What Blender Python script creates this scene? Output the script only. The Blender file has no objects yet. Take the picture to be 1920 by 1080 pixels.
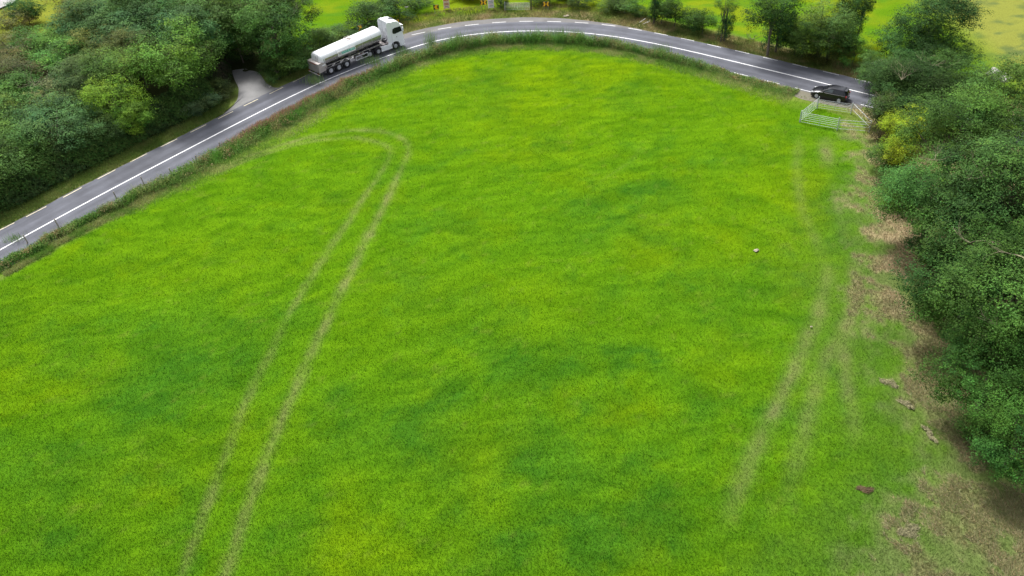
import bpy, math, random
import numpy as np
from mathutils import Vector, Matrix
R = math.radians
sc = bpy.context.scene
col = sc.collection
rng = np.random.default_rng(7)
random.seed(5)

# ---------------------------------------------------------------- camera
F, TH, RO, H = 1550.0, R(39.0), R(-3.0), 45.65     # focal (px of a 1920 frame), tilt down, roll, height
cd = bpy.data.cameras.new("camera"); cam = bpy.data.objects.new("camera", cd); col.objects.link(cam)
cd.sensor_width = 36; cd.lens = 36 * F / 1920; cd.clip_start = 0.5; cd.clip_end = 5000
cam.matrix_world = Matrix.Translation((0, 0, H)) @ Matrix.Rotation(math.pi/2 - TH, 4, 'X') @ Matrix.Rotation(RO, 4, 'Z')
sc.camera = cam

# ---------------------------------------------------------------- sky, sun, exposure
SUN_EL, SUN_AZ = R(58), R(-28)                       # a veiled sun, high and beyond the far side of the bend
w = bpy.data.worlds.new("World"); sc.world = w; w.use_nodes = True
nt = w.node_tree; nt.nodes.clear()
sky = nt.nodes.new("ShaderNodeTexSky"); sky.sky_type = 'NISHITA'; sky.sun_disc = False
sky.sun_elevation = SUN_EL; sky.sun_rotation = SUN_AZ; sky.dust_density = 4.0; sky.air_density = 1.0
hs = nt.nodes.new("ShaderNodeHueSaturation"); hs.inputs['Saturation'].default_value = 0.30
bg = nt.nodes.new("ShaderNodeBackground"); bg.inputs['Strength'].default_value = 0.12
out = nt.nodes.new("ShaderNodeOutputWorld")
nt.links.new(sky.outputs[0], hs.inputs['Color']); nt.links.new(hs.outputs[0], bg.inputs[0]); nt.links.new(bg.outputs[0], out.inputs[0])
sd = bpy.data.lights.new("sun", 'SUN'); sd.energy = 2.4; sd.angle = R(14); sd.color = (1, .98, .95)
sun = bpy.data.objects.new("sun", sd); col.objects.link(sun)
sun.rotation_euler = Vector((math.sin(SUN_AZ)*math.cos(SUN_EL), math.cos(SUN_AZ)*math.cos(SUN_EL), math.sin(SUN_EL))).to_track_quat('Z', 'Y').to_euler()
sc.view_settings.view_transform = 'Standard'; sc.view_settings.look = 'None'
sc.view_settings.exposure = 1.0; sc.view_settings.gamma = 1
sc.render.engine = 'CYCLES'
sc.cycles.max_bounces = 6; sc.cycles.transparent_max_bounces = 4

# ---------------------------------------------------------------- measuring the place: survey point -> ground (or height z)
def G(px, py, z=0.0):
    px = np.asarray(px, float); py = np.asarray(py, float)
    u = (px-960)/F; v = (py-540)/F
    c, s = math.cos(RO), math.sin(RO); u, v = c*u+s*v, -s*u+c*v
    d = (H-z)/(math.sin(TH)+v*math.cos(TH))
    return np.stack([u*d, (math.cos(TH)-v*math.sin(TH))*d], -1)
def GP(pts, z=0.0):
    a = np.array(pts, float); return G(a[:, 0], a[:, 1], z)

# ---------------------------------------------------------------- noise
def _hash(ix, iy, seed):
    n = (ix*374761393 + iy*668265263 + seed*974634777) & 0xffffffff
    n = ((n ^ (n >> 13))*1274126177) & 0xffffffff
    return ((n ^ (n >> 16)) & 0xffff)/65535.0
def vnoise(x, y, seed=0):
    ix = np.floor(x).astype(np.int64); iy = np.floor(y).astype(np.int64)
    fx = x-ix; fy = y-iy; fx = fx*fx*(3-2*fx); fy = fy*fy*(3-2*fy)
    a = _hash(ix, iy, seed); b = _hash(ix+1, iy, seed); c = _hash(ix, iy+1, seed); d = _hash(ix+1, iy+1, seed)
    return (a*(1-fx)+b*fx)*(1-fy)+(c*(1-fx)+d*fx)*fy
def fbm(x, y, sc_=1.0, seed=0, o=4):
    t = 0; a = .5; s = 0
    for i in range(o):
        t = t+a*vnoise(x/sc_, y/sc_, seed+i*17); s += a; a *= .55; sc_ = sc_/2.03
    return t/s
def sst(a, b, x):
    t = np.clip((x-a)/(b-a), 0, 1); return t*t*(3-2*t)

# ---------------------------------------------------------------- polylines
def smooth_poly(P, step=1.0, it=2):
    P = np.array(P, float)
    d = np.r_[0, np.cumsum(np.linalg.norm(np.diff(P, axis=0), axis=1))]
    n = max(2, int(d[-1]/step)); t = np.linspace(0, d[-1], n+1)
    Q = np.stack([np.interp(t, d, P[:, 0]), np.interp(t, d, P[:, 1])], 1)
    for _ in range(it):
        Q[1:-1] = (Q[:-2]+2*Q[1:-1]+Q[2:])/4
    return Q
def poly_dist(x, y, P):
    """distance, signed side (+ = left of travel), arc length, to polyline P"""
    best = np.full(x.shape, 1e9); side = np.zeros(x.shape); ss = np.zeros(x.shape); acc = 0
    for a, b in zip(P[:-1], P[1:]):
        e = b-a; L = math.hypot(*e)
        if L < 1e-9: continue
        t = np.clip(((x-a[0])*e[0]+(y-a[1])*e[1])/L**2, 0, 1)
        dx = x-(a[0]+t*e[0]); dy = y-(a[1]+t*e[1]); d = np.hypot(dx, dy)
        m = d < best
        best = np.where(m, d, best); side = np.where(m, np.sign(e[0]*dy-e[1]*dx), side); ss = np.where(m, acc+t*L, ss)
        acc += L
    return best, side, ss
def inside(x, y, P):
    c = np.zeros(x.shape, bool); n = len(P)
    for i in range(n):
        x0, y0 = P[i]; x1, y1 = P[(i+1) % n]
        if y0 == y1: continue
        c ^= ((y0 > y) != (y1 > y)) & (x < (x1-x0)*(y-y0)/(y1-y0)+x0)
    return c
def normals(P):
    t = np.gradient(P, axis=0); t /= np.linalg.norm(t, axis=1)[:, None]
    return np.stack([-t[:, 1], t[:, 0]], 1)       # left of travel

# road: measured outer edge marks (left to right) and centre line
EL = [(7,428),(68,397),(136,361),(200,327),(260,296),(317,268),(372,241),(423,216),(470.5,192.5),(518,170),(561.5,148)]
ET = [(784.5,63),(833.7,53),(884.5,46.7),(935.7,42),(987,40.2),(1039,40.7),(1090.5,42.7),(1141,47.5),(1190.5,55),(1239.5,64),(1289,74.2),(1339,86),(1391.5,97.8),(1444.5,110.5),(1500,123.5),(1558,137.3)]
edgeL, edgeT = GP(EL), GP(ET)
nT = normals(edgeT)
cenT = edgeT-nT*3.2
cenL = GP([(0,469),(100,413),(233,341.7),(333,290),(475,215.5),(585,161),(655,130.5),(702.5,114)])
C0 = np.vstack([cenL, cenT])
d0 = (cenL[0]-cenL[2]); d0 /= np.linalg.norm(d0)
d1 = (C0[-1]-C0[-4]); d1 /= np.linalg.norm(d1)
CEN = smooth_poly(np.vstack([C0[0]+d0*120, C0, C0[-1]+d1*30, C0[-1]+d1*60+np.array([4, -2]), C0[-1]+d1*120+np.array([14, -8])]), 2.0, 10)
NC = normals(CEN)
SC = np.r_[0, np.cumsum(np.linalg.norm(np.diff(CEN, axis=0), axis=1))]
def road_coord(x, y):
    d, s, a = poly_dist(x, y, CEN); return d*s, a        # + = outer side (beyond the bend), - = field side
def s_of(px, py):
    g = G(px, py); return float(poly_dist(np.array([g[0]]), np.array([g[1]]), CEN)[2][0])
def at_s(s, off):
    p = np.array([np.interp(s, SC, CEN[:, 0]), np.interp(s, SC, CEN[:, 1])])
    n = np.array([np.interp(s, SC, NC[:, 0]), np.interp(s, SC, NC[:, 1])]); n /= np.linalg.norm(n)
    return p+n*off, n
S_SH0, S_SH1 = s_of(735, 80), s_of(1170, 52)

# ---------------------------------------------------------------- materials
MATS = {}
def newmat(name):
    m = bpy.data.materials.new(name); m.use_nodes = True; n = m.node_tree.nodes; b = n['Principled BSDF']; return m, m.node_tree, b
def mat(name, c, rough=.5, metal=0., var=.0, scale=8., bump=0., coat=0., spec=.5, c2=None, emit=None):
    if name in MATS: return MATS[name]
    m, t, b = newmat(name); N, L = t.nodes, t.links
    b.inputs['Roughness'].default_value = rough; b.inputs['Metallic'].default_value = metal
    b.inputs['Coat Weight'].default_value = coat; b.inputs['Specular IOR Level'].default_value = spec
    b.inputs['Base Color'].default_value = (*c, 1)
    if var or c2 or bump:
        tc = N.new('ShaderNodeTexCoord'); no = N.new('ShaderNodeTexNoise'); no.inputs['Scale'].default_value = scale; no.inputs['Detail'].default_value = 6
        L.new(tc.outputs['Object'], no.inputs['Vector'])
        if var or c2:
            r = N.new('ShaderNodeValToRGB'); e = r.color_ramp.elements; e[0].position = .35; e[1].position = .68
            ca = c2 if c2 else tuple(x*(1-var) for x in c); cb = c if c2 else tuple(min(1, x*(1+var)) for x in c)
            e[0].color = (*ca, 1); e[1].color = (*cb, 1)
            L.new(no.outputs['Fac'], r.inputs[0]); L.new(r.outputs[0], b.inputs['Base Color'])
        if bump:
            bp = N.new('ShaderNodeBump'); bp.inputs['Strength'].default_value = bump; bp.inputs['Distance'].default_value = .02
            L.new(no.outputs['Fac'], bp.inputs['Height']); L.new(bp.outputs[0], b.inputs['Normal'])
    MATS[name] = m; return m
def leafmat(name, use_obj=True, trans=.3, rough=.65):
    m, t, b = newmat(name); N, L = t.nodes, t.links
    a = N.new('ShaderNodeAttribute'); a.attribute_name = 'tint'
    src = a.outputs['Color']
    if use_obj:
        oi = N.new('ShaderNodeObjectInfo'); mx = N.new('ShaderNodeMix'); mx.data_type = 'RGBA'; mx.blend_type = 'MULTIPLY'; mx.inputs[0].default_value = 1
        L.new(a.outputs['Color'], mx.inputs[6]); L.new(oi.outputs['Color'], mx.inputs[7]); src = mx.outputs[2]
    b.inputs['Roughness'].default_value = rough; b.inputs['Specular IOR Level'].default_value = .08
    L.new(src, b.inputs['Base Color'])
    tr = N.new('ShaderNodeBsdfTranslucent'); L.new(src, tr.inputs[0])
    ms = N.new('ShaderNodeMixShader'); ms.inputs[0].default_value = trans
    L.new(b.outputs[0], ms.inputs[1]); L.new(tr.outputs[0], ms.inputs[2]); L.new(ms.outputs[0], N['Material Output'].inputs[0])
    MATS[name] = m; return m
LEAF = leafmat('leaf', True, .10); BLADE = leafmat('blade', False, .25, .8)
BARK = mat('bark', (.12, .1, .075), .9, var=.35, scale=5, bump=.6)
TWIG = mat('dead_twig', (.22, .195, .12), .9, var=.3, scale=6)

# ---------------------------------------------------------------- object helpers
def tag(o, label=None, cat=None, group=None, kind=None):
    if label: o['label'] = label
    if cat: o['category'] = cat
    if group: o['group'] = group
    if kind: o['kind'] = kind
    return o
def link(name, me, parent=None, m=None):
    if m is not None and len(me.materials) == 0: me.materials.append(m)
    o = bpy.data.objects.new(name, me); col.objects.link(o)
    if parent: o.parent = parent
    return o
def thing(name, label, cat, loc=(0, 0, 0), rz=0., group=None):
    o = bpy.data.objects.new(name, None); o.empty_display_size = .3; col.objects.link(o)
    o.location = loc; o.rotation_euler = (0, 0, rz); return tag(o, label, cat, group)
def np_mesh(name, V, Fc, tint=None, per_face=4):
    """V (n,3), Fc (m,k) int, tint (n,3) per vertex"""
    me = bpy.data.meshes.new(name); V = np.asarray(V, np.float32); Fc = np.asarray(Fc, np.int32); m, k = Fc.shape
    me.vertices.add(len(V)); me.vertices.foreach_set('co', V.ravel())
    me.loops.add(m*k); me.loops.foreach_set('vertex_index', Fc.ravel())
    me.polygons.add(m); me.polygons.foreach_set('loop_start', np.arange(0, m*k, k, dtype=np.int32))
    try: me.polygons.foreach_set('loop_total', np.full(m, k, np.int32))
    except Exception: pass
    if tint is not None:
        a = me.color_attributes.new('tint', 'FLOAT_COLOR', 'POINT')
        a.data.foreach_set('color', np.c_[tint, np.ones(len(tint))].astype(np.float32).ravel())
    me.update(calc_edges=True); me.validate(); return me
class MB:
    def __init__(s): s.v = []; s.f = []
    def add(s, v, f):
        o = len(s.v); s.v += [tuple(map(float, q)) for q in v]; s.f += [tuple(i+o for i in q) for q in f]; return s
    def box(s, c, d, rz=0., ry=0., taper=1.0):
        x, y, z = d[0]/2, d[1]/2, d[2]/2
        v = [(-x,-y,-z),(x,-y,-z),(x,y,-z),(-x,y,-z),(-x*taper,-y*taper,z),(x*taper,-y*taper,z),(x*taper,y*taper,z),(-x*taper,y*taper,z)]
        M = Matrix.Rotation(rz, 3, 'Z') @ Matrix.Rotation(ry, 3, 'Y')
        v = [M @ Vector(q)+Vector(c) for q in v]
        return s.add(v, [(3,2,1,0),(4,5,6,7),(0,1,5,4),(1,2,6,5),(2,3,7,6),(3,0,4,7)])
    def tube(s, pts, r, n=6, cap=True):
        pts = [Vector(p) for p in pts]; rs = r if hasattr(r, '__len__') else [r]*len(pts); v = []; f = []
        for i, p in enumerate(pts):
            t = (pts[min(i+1, len(pts)-1)]-pts[max(i-1, 0)]).normalized()
            a = t.cross(Vector((0, 0, 1)) if abs(t.z) < .9 else Vector((1, 0, 0))).normalized(); b = t.cross(a)
            for k in range(n):
                an = 2*math.pi*k/n; v.append(p+(a*math.cos(an)+b*math.sin(an))*rs[i])
        for i in range(len(pts)-1):
            for k in range(n):
                f.append((i*n+k, i*n+(k+1) % n, (i+1)*n+(k+1) % n, (i+1)*n+k))
        if cap: f.append(tuple(range(n-1, -1, -1))); f.append(tuple((len(pts)-1)*n+k for k in range(n)))
        return s.add(v, f)
    def lathe_y(s, prof, c=(0, 0, 0), n=28):
        """prof: (radius, y) revolved about the y axis"""
        v = []; f = []; m = len(prof)
        for k in range(n):
            a = 2*math.pi*k/n
            for r, y in prof: v.append((c[0]+r*math.cos(a), c[1]+y, c[2]+r*math.sin(a)))
        for k in range(n):
            for j in range(m-1): f.append((k*m+j, ((k+1) % n)*m+j, ((k+1) % n)*m+j+1, k*m+j+1))
        return s.add(v, f)
    def loft(s, rings, cap=True):
        n = len(rings[0]); v = [p for r in rings for p in r]; f = []
        for i in range(len(rings)-1):
            for k in range(n): f.append((i*n+k, i*n+(k+1) % n, (i+1)*n+(k+1) % n, (i+1)*n+k))
        if cap: f.append(tuple(range(n-1, -1, -1))); f.append(tuple((len(rings)-1)*n+k for k in range(n)))
        return s.add(v, f)
    def prism(s, prof, y0, y1):
        return s.loft([[(x, y0, z) for x, z in prof], [(x, y1, z) for x, z in prof]])
    def build(s, name, m, parent=None, bevel=0., smooth=False, loc=None, rz=None):
        me = bpy.data.meshes.new(name); me.from_pydata(s.v, [], s.f)
        import bmesh
        bm = bmesh.new(); bm.from_mesh(me); bmesh.ops.recalc_face_normals(bm, faces=bm.faces); bm.to_mesh(me); bm.free()
        me.materials.append(m)
        if smooth: me.shade_smooth(); me.set_sharp_from_angle(angle=R(38))
        o = link(name, me, parent)
        if bevel:
            md = o.modifiers.new('bevel', 'BEVEL'); md.width = bevel; md.segments = 2; md.limit_method = 'ANGLE'; md.angle_limit = R(40)
        if loc is not None: o.location = loc
        if rz is not None: o.rotation_euler = (0, 0, rz)
        return o

# ---------------------------------------------------------------- colour of the ground (albedo of turf, soil, dead grass)
FIELD_EDGE = GP([(-1500,1200),(-600,800),(-60,528),(0,492),(100,437),(233,380),(330,346),(420,303),(500,262),(560,228),(620,190),(700,150),(780,117),(850,97),(960,83),(1100,85),(1200,100),(1290,124),(1350,140),(1420,162),(1500,190)])
SCRUB = GP([(1556,180),(1600,215),(1606,300),(1612,380),(1612,470),(1630,560),(1655,640),(1690,720),(1730,800),(1722,880),(1700,960),(1650,1060),(1600,1180),
            (2300,1200),(2300,120),(1700,150)])
SCRUB_L = SCRUB[:13]
TRACKS = [  # (points, width m, strength)
 ([(345,1075),(372,985),(410,885),(455,770),(505,665),(550,575),(600,490),(650,420),(688,360),(718,318),(736,290),(728,272),(700,263),(655,259),(600,262),(540,275),(470,297),(400,325)], .36, .55),
 ([(425,1075),(452,985),(492,875),(540,760),(590,650),(640,545),(680,460),(715,395),(745,330),(768,285),(764,262),(735,250),(690,244),(640,246),(580,256),(500,280),(430,305),(340,345),(240,392),(120,455),(0,520)], .40, .75),
 ([(1556,250),(1545,275),(1552,310),(1566,330)], .7, .95),
 ([(1500,250),(1495,300),(1500,380),(1530,450),(1553,510)], .5, .25),
 ([(1545,480),(1556,520),(1540,570),(1515,635),(1488,700),(1450,775),(1410,860),(1375,940),(1350,1020)], .6, .5),
 ([(1560,330),(1580,430),(1604,510)], .5, .2),
 ([(1596,470),(1606,516),(1611,554),(1590,600),(1583,650),(1588,710),(1597,768),(1604,805),(1594,850)], .55, .75),
 ([(1588,600),(1552,665),(1526,740),(1505,822),(1484,900),(1478,975)], .6, .5),
 ([(1190,100),(1250,122),(1300,150),(1340,180),(1380,215)], .35, -.5),
 ([(880,112),(960,102),(1050,101),(1150,108),(1230,128),(1290,158),(1330,190),(1360,215)], .3, -.45),
 ([(1105,355),(1190,300),(1210,250)], .25, .12),
 ([(840,880),(790,905),(700,915)], .5, -.15)]
TRACKW = [(smooth_poly(GP(p), 1.0, 2), wd, st) for p, wd, st in TRACKS]
DARK = [(1225,365,60,30,.85),(1160,690,45,26,1.),(1190,720,40,14,.7),(330,690,130,90,.8),(120,900,160,90,.55),(780,800,110,70,.8),(1060,850,120,60,.6),(1000,690,120,50,.55),
        (1330,560,120,60,.4),(1350,770,60,50,.6),(130,1000,120,80,.5),(560,960,80,60,.4),(1130,1000,90,60,.6),(960,1060,70,40,.7),(1250,950,110,60,.5),(1130,430,120,40,.35),(870,160,90,25,.3),
        (1210,830,60,30,.5),(1580,330,40,60,.3),(1600,480,40,100,.55),(1660,640,40,60,.5),(1560,700,20,60,.5),(1640,900,60,60,.35),(1120,1045,50,30,.7)]
YEL = [(1060,140,200,40,.8),(980,200,120,60,.5),(1480,350,60,120,.7),(900,910,90,90,.6),(1190,790,50,50,.8),(1200,1030,60,60,.8),(600,180,120,40,.3),(350,480,240,60,.35),(60,600,120,80,.4),
       (1000,560,120,50,.5),(250,890,100,60,.5),(1380,420,120,60,.4),(620,1010,60,60,.4),(1080,730,50,30,.5),(1350,650,70,60,.4),(1250,470,80,40,.4),(440,860,120,60,.4),(760,560,160,70,.35)]
def spots(x, y, L, seed):
    t = np.zeros(x.shape)
    jx = x+(fbm(x, y, 5, seed)-.5)*9+(fbm(x, y, 1.2, seed+9)-.5)*2.; jy = y+(fbm(x, y, 5, seed+3)-.5)*9+(fbm(x, y, 1.2, seed+5)-.5)*2.
    for px, py, rx, ry, a in L:
        c = G(px, py); ex = G(px+rx, py)-c; ey = G(px, py-ry)-c
        r2 = ((jx-c[0])/max(abs(ex[0]), .5))**2+((jy-c[1])/max(abs(ey[1]), .5))**2
        t = np.maximum(t, a*np.exp(-r2*.9))
    return t
POLY_FAR_GREEN = GP([(540,95),(575,0),(560,-60),(1640,-60),(1632,0),(1600,60),(1560,110),(1400,105),(1300,70),(1200,45),(1100,25),(900,15),(760,22),(700,60),(640,80),(585,110)])
def mixc(a, b, t): return a*(1-t)[:, None]+np.asarray(b)[None, :]*t[:, None]
C_GRASS = np.array([.070, .166, .004]); C_DARK = np.array([.026, .102, .008]); C_YEL = np.array([.115, .190, .002])
C_STRAW = np.array([.235, .20, .105]); C_SOIL = np.array([.13, .10, .065]); C_OLIVE = np.array([.17, .17, .055])
def ground_col(x, y):
    n1 = fbm(x, y, 14, 1); n2 = fbm(x, y, 4.5, 11); n3 = fbm(x, y, 1.1, 21); n4 = fbm(x*1.7, y, .42, 31, 2)
    N = len(x); c = np.repeat(C_GRASS[None], N, 0)
    dk = np.clip(spots(x, y, DARK, 40)*1.15+sst(.5, .78, n2)*.4+sst(.55, .8, n3)*.3+sst(.58, .85, n1)*.2, 0, 1)
    ye = np.clip(spots(x, y, YEL, 60)*.95+sst(60, 110, y)*.35+sst(.52, .8, fbm(x, y, 6, 71))*.45+sst(.6, .8, fbm(x, y, 2, 81))*.3, 0, 1)
    dk = dk*(.7+.6*n4); c = mixc(c, C_YEL, ye*.75); c = mixc(c, C_DARK, np.clip(dk, 0, 1)*.74)
    wx = x+(n2-.5)*6; wy = y+(n1-.5)*8
    stk = fbm(wx*.45+wy*.12, wy*1.5-wx*.25, 1.1, 191, 3)+.5*fbm(wx*.3, wy*1.8, .45, 195, 2)
    c = c*(1+(stk-.75)[:, None]*np.array([.75, .55, .6]))
    gr = mixc(c, np.array([.16, .19, .03]), sst(.66, .85, fbm(x, y, .8, 91))*.25)
    c = gr
    off, s = road_coord(x, y)
    # field side strip by the verge: paler, longer grass
    de, sde, _ = poly_dist(x, y, FIELD_EDGE)
    outside = (sde > 0)
    t = np.where(outside, 1., np.exp(-(de/2.0)**2)*(.3+.8*n3))*(off < 0)
    sb = sst(0, 1, t)
    c = mixc(c, np.array([.15, .185, .04]), np.clip(sb*(.35+.6*n3), 0, .8))
    late = []
    # wheel tracks
    for P, wd, st in TRACKW:
        d, _, a = poly_dist(x, y, P)
        d = d+(n3-.5)*.55+(n2-.5)*.3
        Lp = np.linalg.norm(np.diff(P, axis=0), axis=1).sum(); fe = sst(0, 4, a)*sst(0, 7, Lp-a) if P[0, 0] > 5 else 1.
        m = np.exp(-(d/wd)**2)*(.15+1.15*fbm(x, y, 1.5, 101))*(.6+.5*sst(.3, .6, fbm(x, y, 4., 103)))*abs(st)*.95*fe
        wear = np.clip(m, 0, .9)
        if P[0, 0] > 5 and st > 0: late.append(np.clip(m*1.25, 0, .92)); continue
        c = mixc(c, (np.array([.21, .175, .10]) if st > 0 and P[0, 0] > 5 else np.array([.18, .195, .065]) if st > 0 else np.array([.05, .11, .01])), wear)
    # scrub under the trees at the right: dead grass with green through it
    ds, ss_, _ = poly_dist(x, y, SCRUB_L)
    ins = inside(x, y, SCRUB)
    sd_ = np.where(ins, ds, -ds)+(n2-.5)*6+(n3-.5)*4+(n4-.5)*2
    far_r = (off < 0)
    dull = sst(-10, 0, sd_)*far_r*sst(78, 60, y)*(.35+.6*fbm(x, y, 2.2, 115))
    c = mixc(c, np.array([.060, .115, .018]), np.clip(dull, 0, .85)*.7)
    m = sst(-2.2, 2.6, sd_)*far_r
    scr = mixc(np.repeat(np.array([.105, .145, .04])[None], N, 0), np.array([.30, .24, .135]), sst(.36, .58, fbm(x*1.2+y*.4, y*.8, 1.9, 111))*(.35+.65*sst(40, 56, y)))
    scr = mixc(scr, np.array([.14, .125, .065]), sst(.58, .8, fbm(x, y, 2.8, 121))*.6)
    c = mixc(c, gr*.0+0, np.zeros(N)) if False else c*(1-m)[:, None]+scr*m[:, None]
    for wv_ in late: c = mixc(c, np.array([.18, .17, .075]), wv_)
    # beyond the road
    bey = off > 3.2
    ver = sst(8.8, 6.6, off+(n2-.5)*2.4)*bey
    yel_r = sst(0, 1, (x-(62-.0*y))/8+.5)
    pale = mixc(np.repeat(np.array([.19, .205, .040])[None], N, 0), np.array([.10, .13, .04]), sst(.5, .75, fbm(x, y*1.5, 3., 131)))
    farg = mixc(np.repeat(np.array([.085, .172, .006])[None], N, 0), np.array([.145, .195, .008]), sst(.4, .7, fbm(x, y, 7, 141)))
    farg = mixc(farg, np.array([.06, .16, .012]), sst(.5, .75, fbm(x, y*2, 3, 151))*.6)
    wood = mixc(np.repeat(np.array([.05, .065, .02])[None], N, 0), np.array([.03, .035, .015]), n2)
    _a, _b = G(556, 125), G(556, -40)
    xb = np.interp(y, [_a[1], _b[1]], [_a[0], _b[0]]); isw = sst(1, -3, x-xb+(n2-.5)*3)
    far = farg*(1-yel_r)[:, None]+pale*yel_r[:, None]
    yl = sst(-66, -70, x)*sst(118, 124, y)
    woodc = wood*(1-yl)[:, None]+mixc(np.repeat(np.array([.20, .21, .03])[None], N, 0), np.array([.13, .17, .02]), n2)*yl[:, None]
    far = far*(1-isw)[:, None]+woodc*isw[:, None]
    ol = mixc(np.repeat(C_OLIVE[None], N, 0), np.array([.23, .18, .10]), sst(.4, .7, fbm(x, y, 2.2, 161)))
    ol = mixc(ol, np.array([.09, .15, .025]), sst(.5, .7, fbm(x, y, 3, 171))*.7)
    ol = mixc(ol, np.array([.10, .16, .03]), sst(-12, -24, x)*.6)
    far = far*(1-ver)[:, None]+ol*ver[:, None]
    c = np.where(bey[:, None], far, c)
    return np.clip(c, .003, 1)

# ---------------------------------------------------------------- ground sheet
def axis(lo, hi, step, far):
    a = [lo]; st = step
    left = []
    v = lo
    while v > -far: st *= 1.35; v -= st; left.append(v)
    core = list(np.arange(lo, hi+step/2, step)); right = []; v = hi; st = step
    while v < far: st *= 1.35; v += st; right.append(v)
    return np.array(left[::-1]+core+right)
gx = axis(-92, 92, .4, 2600); gy = axis(18, 150, .4, 2600)
X, Y = np.meshgrid(gx, gy); xf, yf = X.ravel(), Y.ravel()
offr, _ = road_coord(xf, yf)
amp = sst(7.5, 14, np.abs(offr))
zz = ((fbm(xf, yf, 9, 5)-.5)*.5+(fbm(xf, yf, 2.2, 6, 3)-.5)*.16)*amp*(np.abs(xf) < 150)*(yf < 300)*(yf > 0)
for P, wd, st in TRACKW[:2]:
    zz -= np.exp(-(poly_dist(xf, yf, P)[0]/.4)**2)*.05
def ground_z(x, y):
    x = np.asarray(x, float); y = np.asarray(y, float); sh = x.shape
    xr, yr = x.ravel(), y.ravel(); o, _ = road_coord(xr, yr); a = sst(7.5, 14, np.abs(o))
    return (((fbm(xr, yr, 9, 5)-.5)*.5+(fbm(xr, yr, 2.2, 6, 3)-.5)*.16)*a).reshape(sh)
nx, ny = len(gx), len(gy)
i = np.arange(nx*ny).reshape(ny, nx)
Q = np.stack([i[:-1, :-1], i[:-1, 1:], i[1:, 1:], i[1:, :-1]], -1).reshape(-1, 4)
me = np_mesh('ground', np.c_[xf, yf, zz], Q, ground_col(xf, yf)); me.shade_smooth()
m, t, b = newmat('turf'); N, L = t.nodes, t.links
a = N.new('ShaderNodeAttribute'); a.attribute_name = 'tint'
tc = N.new('ShaderNodeTexCoord'); mp = N.new('ShaderNodeMapping'); mp.inputs['Scale'].default_value = (1, .8, 1)
n1 = N.new('ShaderNodeTexNoise'); n1.inputs['Scale'].default_value = 6.5; n1.inputs['Detail'].default_value = 8; n1.inputs['Roughness'].default_value = .75
L.new(tc.outputs['Object'], mp.inputs[0]); L.new(mp.outputs[0], n1.inputs['Vector'])
mr = N.new('ShaderNodeMapRange'); mr.inputs[1].default_value = .3; mr.inputs[2].default_value = .7; mr.inputs[3].default_value = .7; mr.inputs[4].default_value = 1.25
L.new(n1.outputs['Fac'], mr.inputs[0])
vm = N.new('ShaderNodeVectorMath'); vm.operation = 'SCALE'; L.new(a.outputs['Color'], vm.inputs[0]); L.new(mr.outputs[0], vm.inputs['Scale'])
L.new(vm.outputs[0], b.inputs['Base Color']); b.inputs['Roughness'].default_value = .95; b.inputs['Specular IOR Level'].default_value = .0
bp = N.new('ShaderNodeBump'); bp.inputs['Strength'].default_value = .8; bp.inputs['Distance'].default_value = .08
L.new(n1.outputs['Fac'], bp.inputs['Height']); L.new(bp.outputs[0], b.inputs['Normal'])
tag(link('ground', me, None, m), kind='structure')

# ---------------------------------------------------------------- road
def ribbon(name, P, Nn, a, b_, z, m, kind='structure'):
    a = np.broadcast_to(a, (len(P),)); b_ = np.broadcast_to(b_, (len(P),))
    rows = [np.c_[P+Nn*((a*(1-f)+b_*f))[:, None], np.full(len(P), z)] for f in np.linspace(0, 1, 5)]
    V = np.concatenate(rows); n = len(P); ii = np.arange(len(V)).reshape(5, n)
    Qd = np.stack([ii[:-1, :-1], ii[1:, :-1], ii[1:, 1:], ii[:-1, 1:]], -1).reshape(-1, 4)[:, ::-1]
    me = np_mesh(name, V, Qd); return tag(link(name, me, None, m), kind=kind)
m, t, b = newmat('asphalt'); N, L = t.nodes, t.links
tc = N.new('ShaderNodeTexCoord')
na = N.new('ShaderNodeTexNoise'); na.inputs['Scale'].default_value = .35; na.inputs['Detail'].default_value = 9; na.inputs['Roughness'].default_value = .62
nb = N.new('ShaderNodeTexNoise'); nb.inputs['Scale'].default_value = 22; nb.inputs['Detail'].default_value = 4
at_ = N.new('ShaderNodeAttribute'); at_.attribute_name = 'tint'
for q in (na, nb): L.new(tc.outputs['Object'], q.inputs['Vector'])
r1 = N.new('ShaderNodeValToRGB'); e = r1.color_ramp.elements; e[0].position = .35; e[1].position = .7; e[0].color = (.80, .80, .80, 1); e[1].color = (1.18, 1.18, 1.18, 1)
r2 = N.new('ShaderNodeMapRange'); r2.inputs[3].default_value = .72; r2.inputs[4].default_value = 1.28
L.new(na.outputs['Fac'], r1.inputs[0]); L.new(nb.outputs['Fac'], r2.inputs[0])
v1 = N.new('ShaderNodeVectorMath'); v1.operation = 'MULTIPLY'; v2 = N.new('ShaderNodeVectorMath'); v2.operation = 'SCALE'
L.new(at_.outputs['Color'], v1.inputs[0]); L.new(r1.outputs[0], v1.inputs[1]); L.new(v1.outputs[0], v2.inputs[0]); L.new(r2.outputs[0], v2.inputs['Scale'])
L.new(v2.outputs[0], b.inputs['Base Color']); b.inputs['Roughness'].default_value = .85; b.inputs['Specular IOR Level'].default_value = .3
bp = N.new('ShaderNodeBump'); bp.inputs['Strength'].default_value = .3; bp.inputs['Distance'].default_value = .01; L.new(nb.outputs['Fac'], bp.inputs['Height']); L.new(bp.outputs[0], b.inputs['Normal'])
ASPH = m
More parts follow.
